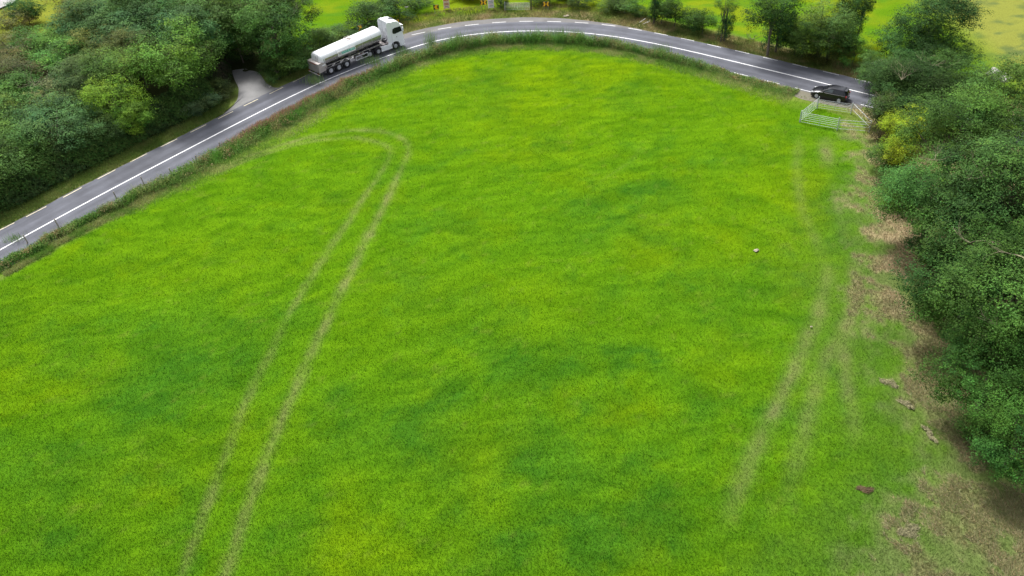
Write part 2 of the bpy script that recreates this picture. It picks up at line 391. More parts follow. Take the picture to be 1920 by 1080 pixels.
# fine road mesh carrying worn wheel paths and the paler hard shoulder
s_all = np.arange(0, SC[-1], .5)
Pf = np.stack([np.interp(s_all, SC, CEN[:, 0]), np.interp(s_all, SC, CEN[:, 1])], 1); Nf = normals(Pf)
sh = sst(S_SH0-12, S_SH0+6, s_all)*sst(S_SH1+8, S_SH1-14, s_all)
wn = (fbm(s_all, s_all*0, 1.7, 201)-.5)*.28
outer = 3.38+sh*1.75+wn
inner = np.full(len(s_all), -3.45)+(fbm(s_all, s_all*0, 1.9, 221)-.5)*.4
cols_o = np.linspace(0, 1, 49); V = []; T = []
for f in cols_o:
    o = inner*(1-f)+outer*f
    V.append(np.c_[Pf+Nf*o[:, None], np.full(len(Pf), .012)])
    base = .101*(1+.42*(fbm(s_all/9.0, o*1.6, 1., 241)-.5)+.22*(fbm(s_all/1.3, o*2, 1., 251)-.5))*np.where((np.abs(s_all-(S_SH0-38)) < 5) & (o > .1) & (o < 2.9), .84, 1.)*np.where((np.abs(s_all-(S_SH1+22)) < 7) & (o < -.1) & (o > -2.9), .87, 1.)
    for wc in (-2.3, -.85, .85, 2.3): base = base*(1-.13*np.exp(-((o-wc)/.33)**2))
    base = base*(1+.30*sst(3.1, 3.4, np.abs(o)))*(1+.10*np.exp(-((np.abs(o)-1.55)/.25)**2))
    cc = np.stack([base*.95, base*.99, base*1.17], 1)
    dirt = sst(3.15, 3.6, o)[:, None]; cc = cc*(1-dirt*.8)+np.array([.15, .142, .13])*dirt*.8
    dirt = sst(2.9, 3.5, -o)[:, None]*(.4+.6*fbm(s_all, s_all*0+3, 2.0, 231))[:, None]; cc = cc*(1-dirt)+np.array([.14, .13, .10])*dirt
    T.append(cc)
V = np.concatenate(V); T = np.concatenate(T); n = len(Pf); ii = np.arange(len(V)).reshape(len(cols_o), n)
Qd = np.stack([ii[:-1, :-1], ii[1:, :-1], ii[1:, 1:], ii[:-1, 1:]], -1).reshape(-1, 4)[:, ::-1]
tag(link('road', np_mesh('road', V, Qd, T), None, ASPH), kind='structure')
def flat_poly(name, P, z, m, tint):
    P = smooth_poly(np.vstack([P, P[:1]]), .5, 2)[:-1]; c = P.mean(0)
    V = [np.r_[c, z]]+[np.r_[p, z] for p in P]; k = len(P)
    Fq = np.array([(0, 1+q, 1+(q+1) % k) for q in range(k)])
    me = np_mesh(name, np.array(V), Fq, np.repeat(np.array([tint]), len(V), 0)); return tag(link(name, me, None, m), kind='structure')
flat_poly('side_lane', GP([(434,132),(458,128),(486,136),(499,156),(515,166),(540,162),(520,185),(470,205),(415,226),(380,244),(406,222),(430,206),(446,186),(448,165),(440,150)]), .008, ASPH, (.21, .208, .205))
flat_poly('gate_apron', GP([(1452,143),(1500,156),(1560,172),(1622,186),(1618,206),(1570,200),(1500,186),(1460,165)]), .008, ASPH, (.135, .125, .09))
flat_poly('gravel_path', GP([(-90,40),(-40,2),(0,-22),(38,-40),(60,-30),(26,8),(0,18),(-40,60)]), .25, ASPH, (.30, .29, .28))
# painted markings, worn
def paint(name, c):
    m, t, b = newmat(name); N, L = t.nodes, t.links
    tc = N.new('ShaderNodeTexCoord'); no = N.new('ShaderNodeTexNoise'); no.inputs['Scale'].default_value = 9; no.inputs['Detail'].default_value = 5
    L.new(tc.outputs['Object'], no.inputs['Vector']); r = N.new('ShaderNodeValToRGB'); e = r.color_ramp.elements
    e[0].position = .32; e[0].color = (c[0]*.45, c[1]*.45, c[2]*.45, 1); e[1].position = .52; e[1].color = (*c, 1)
    L.new(no.outputs['Fac'], r.inputs[0]); L.new(r.outputs[0], b.inputs['Base Color']); b.inputs['Roughness'].default_value = .7; MATS[name] = m; return m
WHITEP = paint('road_paint_white', (.80, .80, .80)); YELP = paint('road_paint_cream', (.74, .66, .44))
ribbon('centre_line', Pf[:], Nf, -.085, .085, .017, WHITEP)
def dash(cs, L_=2.0, wd=.11):
    mb = MB()
    for p, tdir in cs:
        tdir = np.array(tdir)/np.linalg.norm(tdir); nn = np.array([-tdir[1], tdir[0]])
        q = [p-tdir*L_/2-nn*wd/2, p+tdir*L_/2-nn*wd/2, p+tdir*L_/2+nn*wd/2, p-tdir*L_/2+nn*wd/2]
        mb.add([(*k, .017) for k in q], [(0, 1, 2, 3)])
    return mb
e1, e2 = [], []
for P in (edgeL, edgeT):
    tg = np.gradient(P, axis=0)
    for k in range(len(P)): (e1 if P is edgeL else e2).append((P[k], tg[k]))
a_, b_ = edgeL[-1], edgeT[0]
sA = poly_dist(*[np.array([v]) for v in a_], CEN)[2][0]; sB = poly_dist(*[np.array([v]) for v in b_], CEN)[2][0]
k_ = int(round((sB-sA)/4.0))
for k in range(1, k_):
    p, nn = at_s(sA+(sB-sA)*k/k_, 3.05); e2.append((p, (nn[1], -nn[0])))
for k in range(1, 8):
    e1.append((edgeL[0]+(edgeL[0]-edgeL[3])/3*k, edgeL[3]-edgeL[0])); e2.append((edgeT[-1]+(edgeT[-1]-edgeT[-4])/3*k, edgeT[-1]-edgeT[-4]))
sI = s_of(1512, 162.5)
for k in range(-14, 6):
    p, nn = at_s(sI+k*4.0, -3.02); e2.append((p, (nn[1], -nn[0])))
tag(dash(e1, 2.25).build('cream_edge_marks', YELP), kind='structure')
tag(dash(e2, 2.0).build('white_edge_marks', WHITEP), kind='structure')

# ---------------------------------------------------------------- grass blades as real geometry
def blades(x, y, z, h, wd, tint, lean=.5, flat=0.):
    n = len(x); an = rng.uniform(0, 2*np.pi, n); la = rng.uniform(0, 2*np.pi, n); ll = h*lean*rng.uniform(.3, 1.2, n)
    dx, dy = np.cos(an)*wd/2, np.sin(an)*wd/2
    b0 = np.stack([x-dx, y-dy, z-.02], 1); b1 = np.stack([x+dx, y+dy, z-.02], 1)
    tip = np.stack([x+np.cos(la)*ll, y+np.sin(la)*ll, z+h*(1-flat)], 1)
    V = np.stack([b0, b1, tip], 1).reshape(-1, 3); Fc = np.arange(3*n).reshape(-1, 3)
    return V, Fc, np.repeat(tint, 3, 0)
def jitter(c, a=.35, hue=.12):
    k = rng.uniform(1-a, 1+a, len(c))[:, None]; h = rng.normal(0, hue, len(c))
    return np.clip(c*k*np.stack([1+h, 1-h*.2, 1+h*0], 1), .002, 1)
# field turf: density follows how much of the picture a square metre fills
def field_pts(n):
    px = rng.uniform(-40, 1960, n); py = rng.uniform(60, 1120, n)
    p = G(px, py); x, y = p[:, 0], p[:, 1]
    off, _ = road_coord(x, y); ok = (off < -4.4)
    return x[ok], y[ok]
NB = 520000
x, y = field_pts(NB); zg = ground_z(x, y); c = ground_col(x, y)
scr = c[:, 0] > c[:, 1]*.86
hgt = np.where(scr, .26, .13)*rng.uniform(.5, 1.4, len(x)); dist = np.hypot(y, H)
wd = .024+.022*(dist/100)
V, Fc, T = blades(x, y, zg, hgt, wd*np.where(scr, 1.2, 1), jitter(c*1.30, .24, .07), .95)
tag(link('grass', np_mesh('grass', V, Fc, T), None, BLADE), 'short bright green meadow grass filling the field inside the bend', 'grass', kind='stuff')

# ---------------------------------------------------------------- verge vegetation (road inside of the bend)
def leaves(P, nrm, size, tint, aspect=.55, bend=True):
    """rhombic leaves at P with normal nrm"""
    n = len(P); up = rng.normal(size=(n, 3)); a = np.cross(nrm, up); a /= np.linalg.norm(a, axis=1)[:, None]+1e-9; b2 = np.cross(nrm, a)
    s = np.asarray(size)[:, None] if hasattr(size, '__len__') else size
    a = a*s*.5; b2 = b2*s*.5*aspect
    V = np.stack([P-a, P+b2-nrm*s*.10, P+a, P-b2-nrm*s*.10], 1).reshape(-1, 3); Fc = np.arange(4*n).reshape(-1, 4)
    return V, Fc, np.repeat(tint, 4, 0)
def combine(parts):
    V, Fq, T, o = [], [], [], 0
    for v, f, t in parts:
        if f.shape[1] == 3: f = np.c_[f, f[:, 2]]
        V.append(v); Fq.append(f+o); T.append(t); o += len(v)
    return np.concatenate(V), np.concatenate(Fq), np.concatenate(T)
def tri_mesh(name, parts):     # list of (V, F3, T)
    V, Fq, T, o = [], [], [], 0
    for v, f, t in parts:
        if f.shape[1] == 4: f = np.concatenate([f[:, [0, 1, 2]], f[:, [0, 2, 3]]])
        V.append(v); Fq.append(f+o); T.append(t); o += len(v)
    return np_mesh(name, np.concatenate(V), np.concatenate(Fq), np.concatenate(T))
sE = [(s_of(px, py)) for px, py in [(0,492),(100,437),(233,380),(330,346),(420,303),(500,262),(560,228),(620,190),(700,150),(780,117),(850,97),(960,83),(1100,85),(1200,100),(1290,124),(1350,140),(1420,162),(1500,190)]]
oE = [float(road_coord(*[np.array([v]) for v in G(px, py)])[0][0]) for px, py in [(0,492),(100,437),(233,380),(330,346),(420,303),(500,262),(560,228),(620,190),(700,150),(780,117),(850,97),(960,83),(1100,85),(1200,100),(1290,124),(1350,140),(1420,162),(1500,190)]]
print('verge offsets', np.round(oE, 1))
def verge_pts(n, s0, s1, o0=-3.55, pad=0.):
    s = rng.uniform(s0, s1, n); oe = np.interp(s, sE, oE)+pad; u = rng.uniform(0, 1, n)
    off = o0+(oe-o0)*u+(fbm(s, u*0, 2.3, 291)-.5)*.9+(fbm(s, u*0+5, .7, 292)-.5)*.4+rng.normal(0, .22, n)
    px_ = np.interp(s, SC, CEN[:, 0])+np.interp(s, SC, NC[:, 0])*off; py_ = np.interp(s, SC, CEN[:, 1])+np.interp(s, SC, NC[:, 1])*off
    return s, px_, py_, u
S0, S1 = s_of(-40, 490), s_of(1500, 170)
SB = s_of(1290, 110)
def vheight(s, x, y, u):
    hm = np.interp(s, [S0, s_of(233, 360), s_of(420, 290), s_of(500, 240), s_of(760, 100), s_of(960, 70), SB, SB+6, S1], [.6, .75, .8, .9, 1.15, 1.45, 1.0, .4, .3])
    mound = sst(-.08, .16, u)*(1-.82*sst(.35, .95, u))
    return hm*mound*(.45+.75*fbm(x, y, 2.6, 301)+.45*fbm(x, y, .8, 302))
parts = []
s, x, y, u = verge_pts(105000, S0, S1, pad=-.3)
h = vheight(s, x, y, u)
gb = fbm(x, y, 1.6, 311)
# long grass
m_ = rng.uniform(0, 1, len(x)) < .55
cg = mixc(np.repeat(np.array([.12, .25, .045])[None], len(x), 0), np.array([.36, .32, .15]), np.clip(sst(.42, .75, fbm(x, y, 2.6, 321))*.7+sst(.6, 1, u)*.3+sst(SB, SB+6, s)*.45, 0, 1))
cg = mixc(cg, np.array([.07, .16, .035]), sst(.5, .7, fbm(x, y, 1.2, 331))*.8)
parts.append(blades(x[m_], y[m_], 0*x[m_], np.maximum(h[m_], .12)*rng.uniform(.6, 1.35, m_.sum()), np.full(m_.sum(), .045), jitter(cg[m_]*1.45, .45, .12), .75))
s2, x2, y2, u2 = verge_pts(70000, S0, S1, o0=-4.2, pad=-2.6); k2 = rng.uniform(0, 1, len(x2)) > (u2-.35)*1.4*(.6+.8*fbm(x2, y2, 1.5, 361)); x2, y2, u2 = x2[k2], y2[k2], u2[k2]
c2 = mixc(np.repeat(np.array([.13, .235, .04])[None], len(x2), 0), np.array([.27, .29, .11]), sst(.4, .7, fbm(x2, y2, 2.1, 371)))
parts.append(blades(x2, y2, 0*x2, rng.uniform(.15, .42, len(x2)), np.full(len(x2), .04), jitter(c2*1.3, .3, .08), .8))
# bramble and dock leaves on the mound
m_ = ~m_ & (gb > .36) & (u < .8)
nn = rng.normal(size=(m_.sum(), 3))*.6+np.array([0, -.2, 1]); nn /= np.linalg.norm(nn, axis=1)[:, None]
cb = mixc(np.repeat(np.array([.11, .19, .04])[None], m_.sum(), 0), np.array([.27, .19, .10]), sst(.45, .75, fbm(x[m_], y[m_], 1.4, 341))*.8)
parts.append(leaves(np.stack([x[m_], y[m_], h[m_]*rng.uniform(.45, 1.05, m_.sum())], 1), nn, rng.uniform(.09, .19, m_.sum()), jitter(cb, .45, .15), .7))
# pink-brown seed heads on the road side
s, x, y, u = verge_pts(26000, s_of(400, 290), s_of(720, 130), o0=-3.3)
m_ = (u < .5+.25*fbm(x, y, 2, 351))
x, y, s, u = x[m_], y[m_], s[m_], u[m_]; fade = np.interp(s, [s_of(400, 290), s_of(500, 240), s_of(650, 160), s_of(720, 130)], [0, 1, .8, 0])
m_ = rng.uniform(0, 1, len(x)) < fade; m_ &= (u < .34); x, y, u = x[m_], y[m_], u[m_]
h = vheight(s[m_], x, y, u)*.7+.3
parts.append(blades(x, y, h*.55, h*.55*rng.uniform(.7, 1.3, len(x)), np.full(len(x), .055), jitter(np.repeat(np.array([[.42, .26, .19]]), len(x), 0), .35, .15), .3))
for px, py, wd_, hh_ in [(590,158,1.6,1.3),(700,122,1.8,1.2),(808,88,1.1,2.4),(862,80,1.2,1.6),(930,74,1.2,1.1),(1045,72,2.4,1.6),(1080,72,1.2,1.3),(1150,84,1.2,1.1),(1237,100,1.6,1.3),(760,104,1.6,1.2),(30,452,1.0,.7)]:
    g_ = G(px, py); k = int(130*wd_); x, y = g_[0]+rng.normal(0, wd_*.45, k), g_[1]+rng.normal(0, .35, k)
    parts.append(blades(x, y, 0*x+.2, hh_*rng.uniform(.6, 1.15, k), np.full(k, .035), jitter(np.repeat(np.array([[.17, .27, .09]]), k, 0), .35, .1), .25))
tag(link('verge_weeds', tri_mesh('verge_weeds', parts), None, BLADE), 'rough band of long grass, docks and brambles between road and field', 'verge plants', kind='stuff')

# tall grass and dead grass tufts: far verge, lane sides, scrub
parts = []
s = rng.uniform(S0-10, s_of(1620, 160), 90000); so = np.interp(s, [S0, s_of(423, 216), S_SH0, s_of(960, 42), s_of(1250, 60), s_of(1600, 150)], [6.0, 6.0, 8.2, 9.0, 7.6, 6.6])
off = np.interp(s, s_all, outer)+.05+(so-3.3)*rng.uniform(0, 1, len(s))**1.1
x = np.interp(s, SC, CEN[:, 0])+np.interp(s, SC, NC[:, 0])*off; y = np.interp(s, SC, CEN[:, 1])+np.interp(s, SC, NC[:, 1])*off
lane = inside(x, y, GP([(437,130),(500,140),(560,160),(520,190),(400,240),(430,200)]))
x, y = x[~lane], y[~lane]
c = mixc(np.repeat(np.array([.19, .235, .06])[None], len(x), 0), np.array([.31, .26, .12]), sst(.4, .7, fbm(x, y, 2.4, 401)))
c = mixc(c, np.array([.07, .13, .02]), sst(.5, .72, fbm(x, y, 2., 411))*.8)
c = mixc(c, np.array([.16, .25, .05]), sst(-12, -24, x)*.65)
parts.append(blades(x, y, ground_z(x, y), rng.uniform(.12, .42, len(x)), np.full(len(x), .05), jitter(c, .35, .1), .6))
tag(link('roadside_grass', tri_mesh('roadside_grass', parts), None, BLADE), 'olive and straw coloured long grass on the outer verge of the bend', 'grass', kind='stuff')
parts = []
px = rng.uniform(1590, 1960, 90000); py = rng.uniform(200, 1110, 90000); p = G(px, py); x, y = p[:, 0], p[:, 1]
c = ground_col(x, y); m_ = (c[:, 0] > c[:, 1]*.80) & (road_coord(x, y)[0] < -5) & (fbm(x, y, 1.7, 421) > .4)
x, y, c = x[m_], y[m_], c[m_]
k = len(x); la = fbm(x, y, 4, 431)*4+rng.normal(0, .6, k)
L_ = rng.uniform(.15, .42, k); z0 = ground_z(x, y)
dirv = np.stack([np.cos(la), np.sin(la)], 1); wv = np.stack([-dirv[:, 1], dirv[:, 0]], 1)*.022
hz = rng.uniform(.03, .22, k)
b0 = np.c_[np.stack([x, y], 1)-wv, z0]; b1 = np.c_[np.stack([x, y], 1)+wv, z0]; tp = np.c_[np.stack([x, y], 1)+dirv*L_[:, None], z0+hz]
V = np.stack([b0, b1, tp], 1).reshape(-1, 3)
parts.append((V, np.arange(3*k).reshape(-1, 3), np.repeat(jitter(mixc(c, np.array([.40, .32, .19]), rng.uniform(0, .8, k)), .35, .08), 3, 0)))
tag(link('dead_grass', tri_mesh('dead_grass', parts), None, BLADE), 'flattened brown dead grass beneath the overhanging trees', 'dead grass', kind='stuff')

# ---------------------------------------------------------------- trees
def crown_mesh(name, seed, nl, leaf, nleaf, squash=1.0, lobe=(.30, .46), droop=0., open_=.0, asp=.55, lump=1.0):
    """unit crown (radius 1), lobes on an uneven ellipsoid, leaf sprays over each lobe"""
    r = np.random.default_rng(seed); C = []
    while len(C) < nl:
        d = r.normal(size=3); d /= np.linalg.norm(d)
        if d[2] < (-1.1 if 'column' in name else -.55): continue
        rad = r.uniform(.35, .78)*(1 if len(C) > nl*.3 else .5); c_ = d*rad*np.array([1, 1, squash])
        lr = r.uniform(*lobe)
        if C and min(np.linalg.norm(c_-q[0]) for q in C) < lobe[0]*.55 and r.uniform() < .8: continue
        C.append((c_, lr, r.uniform(.65, 1.45), r.normal(0, .07)))
    cen = np.array([q[0] for q in C]); lr = np.array([q[1] for q in C])
    wt = lr**2; wt /= wt.sum(); nspray = max(8, nleaf//18)
    li = r.choice(len(C), nspray*2, p=wt); d = r.normal(size=(nspray*2, 3)); d /= np.linalg.norm(d, axis=1)[:, None]
    outw = cen[li]/(np.linalg.norm(cen[li], axis=1)[:, None]+1e-6)
    flip = (np.sum(d*outw, 1) < -.35); d[flip] *= -1
    lump_ = 1+.28*np.sin(d[:, 0]*6+li)*np.cos(d[:, 1]*5+li*2)*lump
    inner = r.uniform(size=len(li)) < .26
    P = cen[li]+d*(lr[li]*np.where(inner, r.uniform(.30, .68, len(li)), r.uniform(.86, 1.10, len(li)))*lump_)[:, None]*np.array([1, 1, .85])
    depth = np.min(np.linalg.norm(P[:, None]-cen[None], axis=2)/lr[None]+np.where(np.arange(len(C))[None] == li[:, None], 9, 0), axis=1)
    keep = ((depth > .72) | inner) & (r.uniform(size=len(li)) > open_); P, d, li = P[keep][:nspray], d[keep][:nspray], li[keep][:nspray]
    k = 18; n = len(P)*k; spr = np.repeat(r.uniform(1.0, 2.3, len(P)), k)[:, None]
    PP = np.repeat(P, k, 0)+r.normal(size=(n, 3))*np.array([1, 1, .36])*leaf*spr
    nrm = np.repeat(d, k, 0)*.55+np.array([0, 0, .75])+r.normal(size=(n, 3))*.38; nrm /= np.linalg.norm(nrm, axis=1)[:, None]
    if droop: PP[:, 2] -= droop*np.hypot(PP[:, 0], PP[:, 1])**2
    tone = np.array([q[2] for q in C])[li]*r.uniform(.55, 1.5, len(li)); hue = np.array([q[3] for q in C])[li]+r.normal(0, .04, len(li))
    t = np.stack([tone*(1+hue*1.6), tone*(1+hue*.3), tone*(1-hue*1.5)], 1); t = np.repeat(t, k, 0)*r.uniform(.8, 1.2, n)[:, None]
    global rng; sv = rng; rng = r
    V, Fc, T = leaves(PP, nrm, r.uniform(.7, 1.25, n)*leaf, np.clip(t, .1, 3), asp); rng = sv
    return np_mesh(name, V, Fc, T), cen, lr
def trunk_mb(cen, lr, R3, hgt, r0=.2, seed=1, extra=0):
    r = random.Random(seed); mb = MB(); top = Vector((0, 0, hgt))
    mb.tube([(0, 0, -.2), (r.uniform(-.1, .1), r.uniform(-.1, .1), hgt*.35), (r.uniform(-.3, .3), r.uniform(-.3, .3), hgt*.75), (0, 0, hgt*1.1)], [r0*1.25, r0, r0*.75, r0*.4], 8)
    for c_ in cen[:9]:
        e = Vector((c_[0]*R3[0], c_[1]*R3[1], c_[2]*R3[2]+hgt)); s_ = Vector((0, 0, hgt*r.uniform(.45, .75)))
        mid = s_.lerp(e, .5)+Vector((r.uniform(-.3, .3), r.uniform(-.3, .3), r.uniform(0, .5)))
        mb.tube([s_, mid, e], [r0*.55, r0*.32, r0*.12], 5)
    return mb
VAR = {}
def variant(k):
    if k in VAR: return VAR[k]
    spec = dict(  # seed, lobes, leaf(unit), leaves, kwargs
        ash1=(11, 20, .046, 15000, dict(squash=.9)), ash2=(12, 24, .046, 15000, dict(squash=.95, lump=1.4)), ash3=(13, 16, .048, 13000, dict(squash=.85, lobe=(.34, .5))),
        bush1=(21, 11, .060, 7500, dict(squash=.75, lobe=(.38, .55))), bush2=(22, 13, .062, 7500, dict(squash=.8, lobe=(.32, .5), lump=1.6)), bush3=(23, 9, .062, 6500, dict(squash=.7, lobe=(.4, .55), open_=.15)),
        big1=(31, 26, .030, 42000, dict(squash=.85, lobe=(.20, .44), lump=1.7)), big2=(32, 24, .030, 40000, dict(squash=.95, lobe=(.22, .46), lump=1.6)), big3=(33, 24, .032, 34000, dict(squash=.9, lobe=(.20, .42), lump=1.8)),
        airy=(41, 18, .040, 9000, dict(squash=1., lobe=(.26, .4), open_=.3)), column=(51, 14, .075, 6000, dict(squash=1.1, lobe=(.4, .6))))[k]
    VAR[k] = crown_mesh('crown_'+k, spec[0], spec[1], spec[2], spec[3], **spec[4]); return VAR[k]
def tree(name, px, py, z, rx, rz, var, colr, label, cat='tree', group=None, ry=None, rot=None, trunk=None, gz=0.):
    """crown centre seen at survey point (px,py) at height z"""
    z = z-1.5 if (px < 280 and py > 175 and cat == 'tree') else z; p = G(px, py, z); kf = 1.16 if px < 560 else (1.1 if cat == 'tree' else 1.18); rx, rz = rx*kf, rz*(kf-.04); ry = ry*kf if ry else rx
    root = thing(name, label, cat, (p[0], p[1], gz), 0, group)
    me, cen, lr = variant(var); rot = rot if rot is not None else (px*7+py*13) % 6.28
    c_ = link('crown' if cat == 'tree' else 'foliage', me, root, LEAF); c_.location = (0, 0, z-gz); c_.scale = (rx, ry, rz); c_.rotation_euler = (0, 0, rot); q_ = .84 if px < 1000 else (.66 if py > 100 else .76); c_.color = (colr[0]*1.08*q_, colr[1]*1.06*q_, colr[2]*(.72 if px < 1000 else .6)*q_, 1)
    cr, sr = math.cos(rot), math.sin(rot); cc = [(q[0]*rx*cr-q[1]*ry*sr, q[0]*rx*sr+q[1]*ry*cr, q[2]*rz) for q in cen]
    t_ = trunk_mb(cc, lr, (1, 1, 1), z-gz, trunk or (.09 if 400 < px < 460 else max(.07, .045*rx)), int(px)).build('trunk' if cat == 'tree' else 'stem', BARK, root, smooth=True)
    return root
GA = (.075, .150, .036)   # ash green
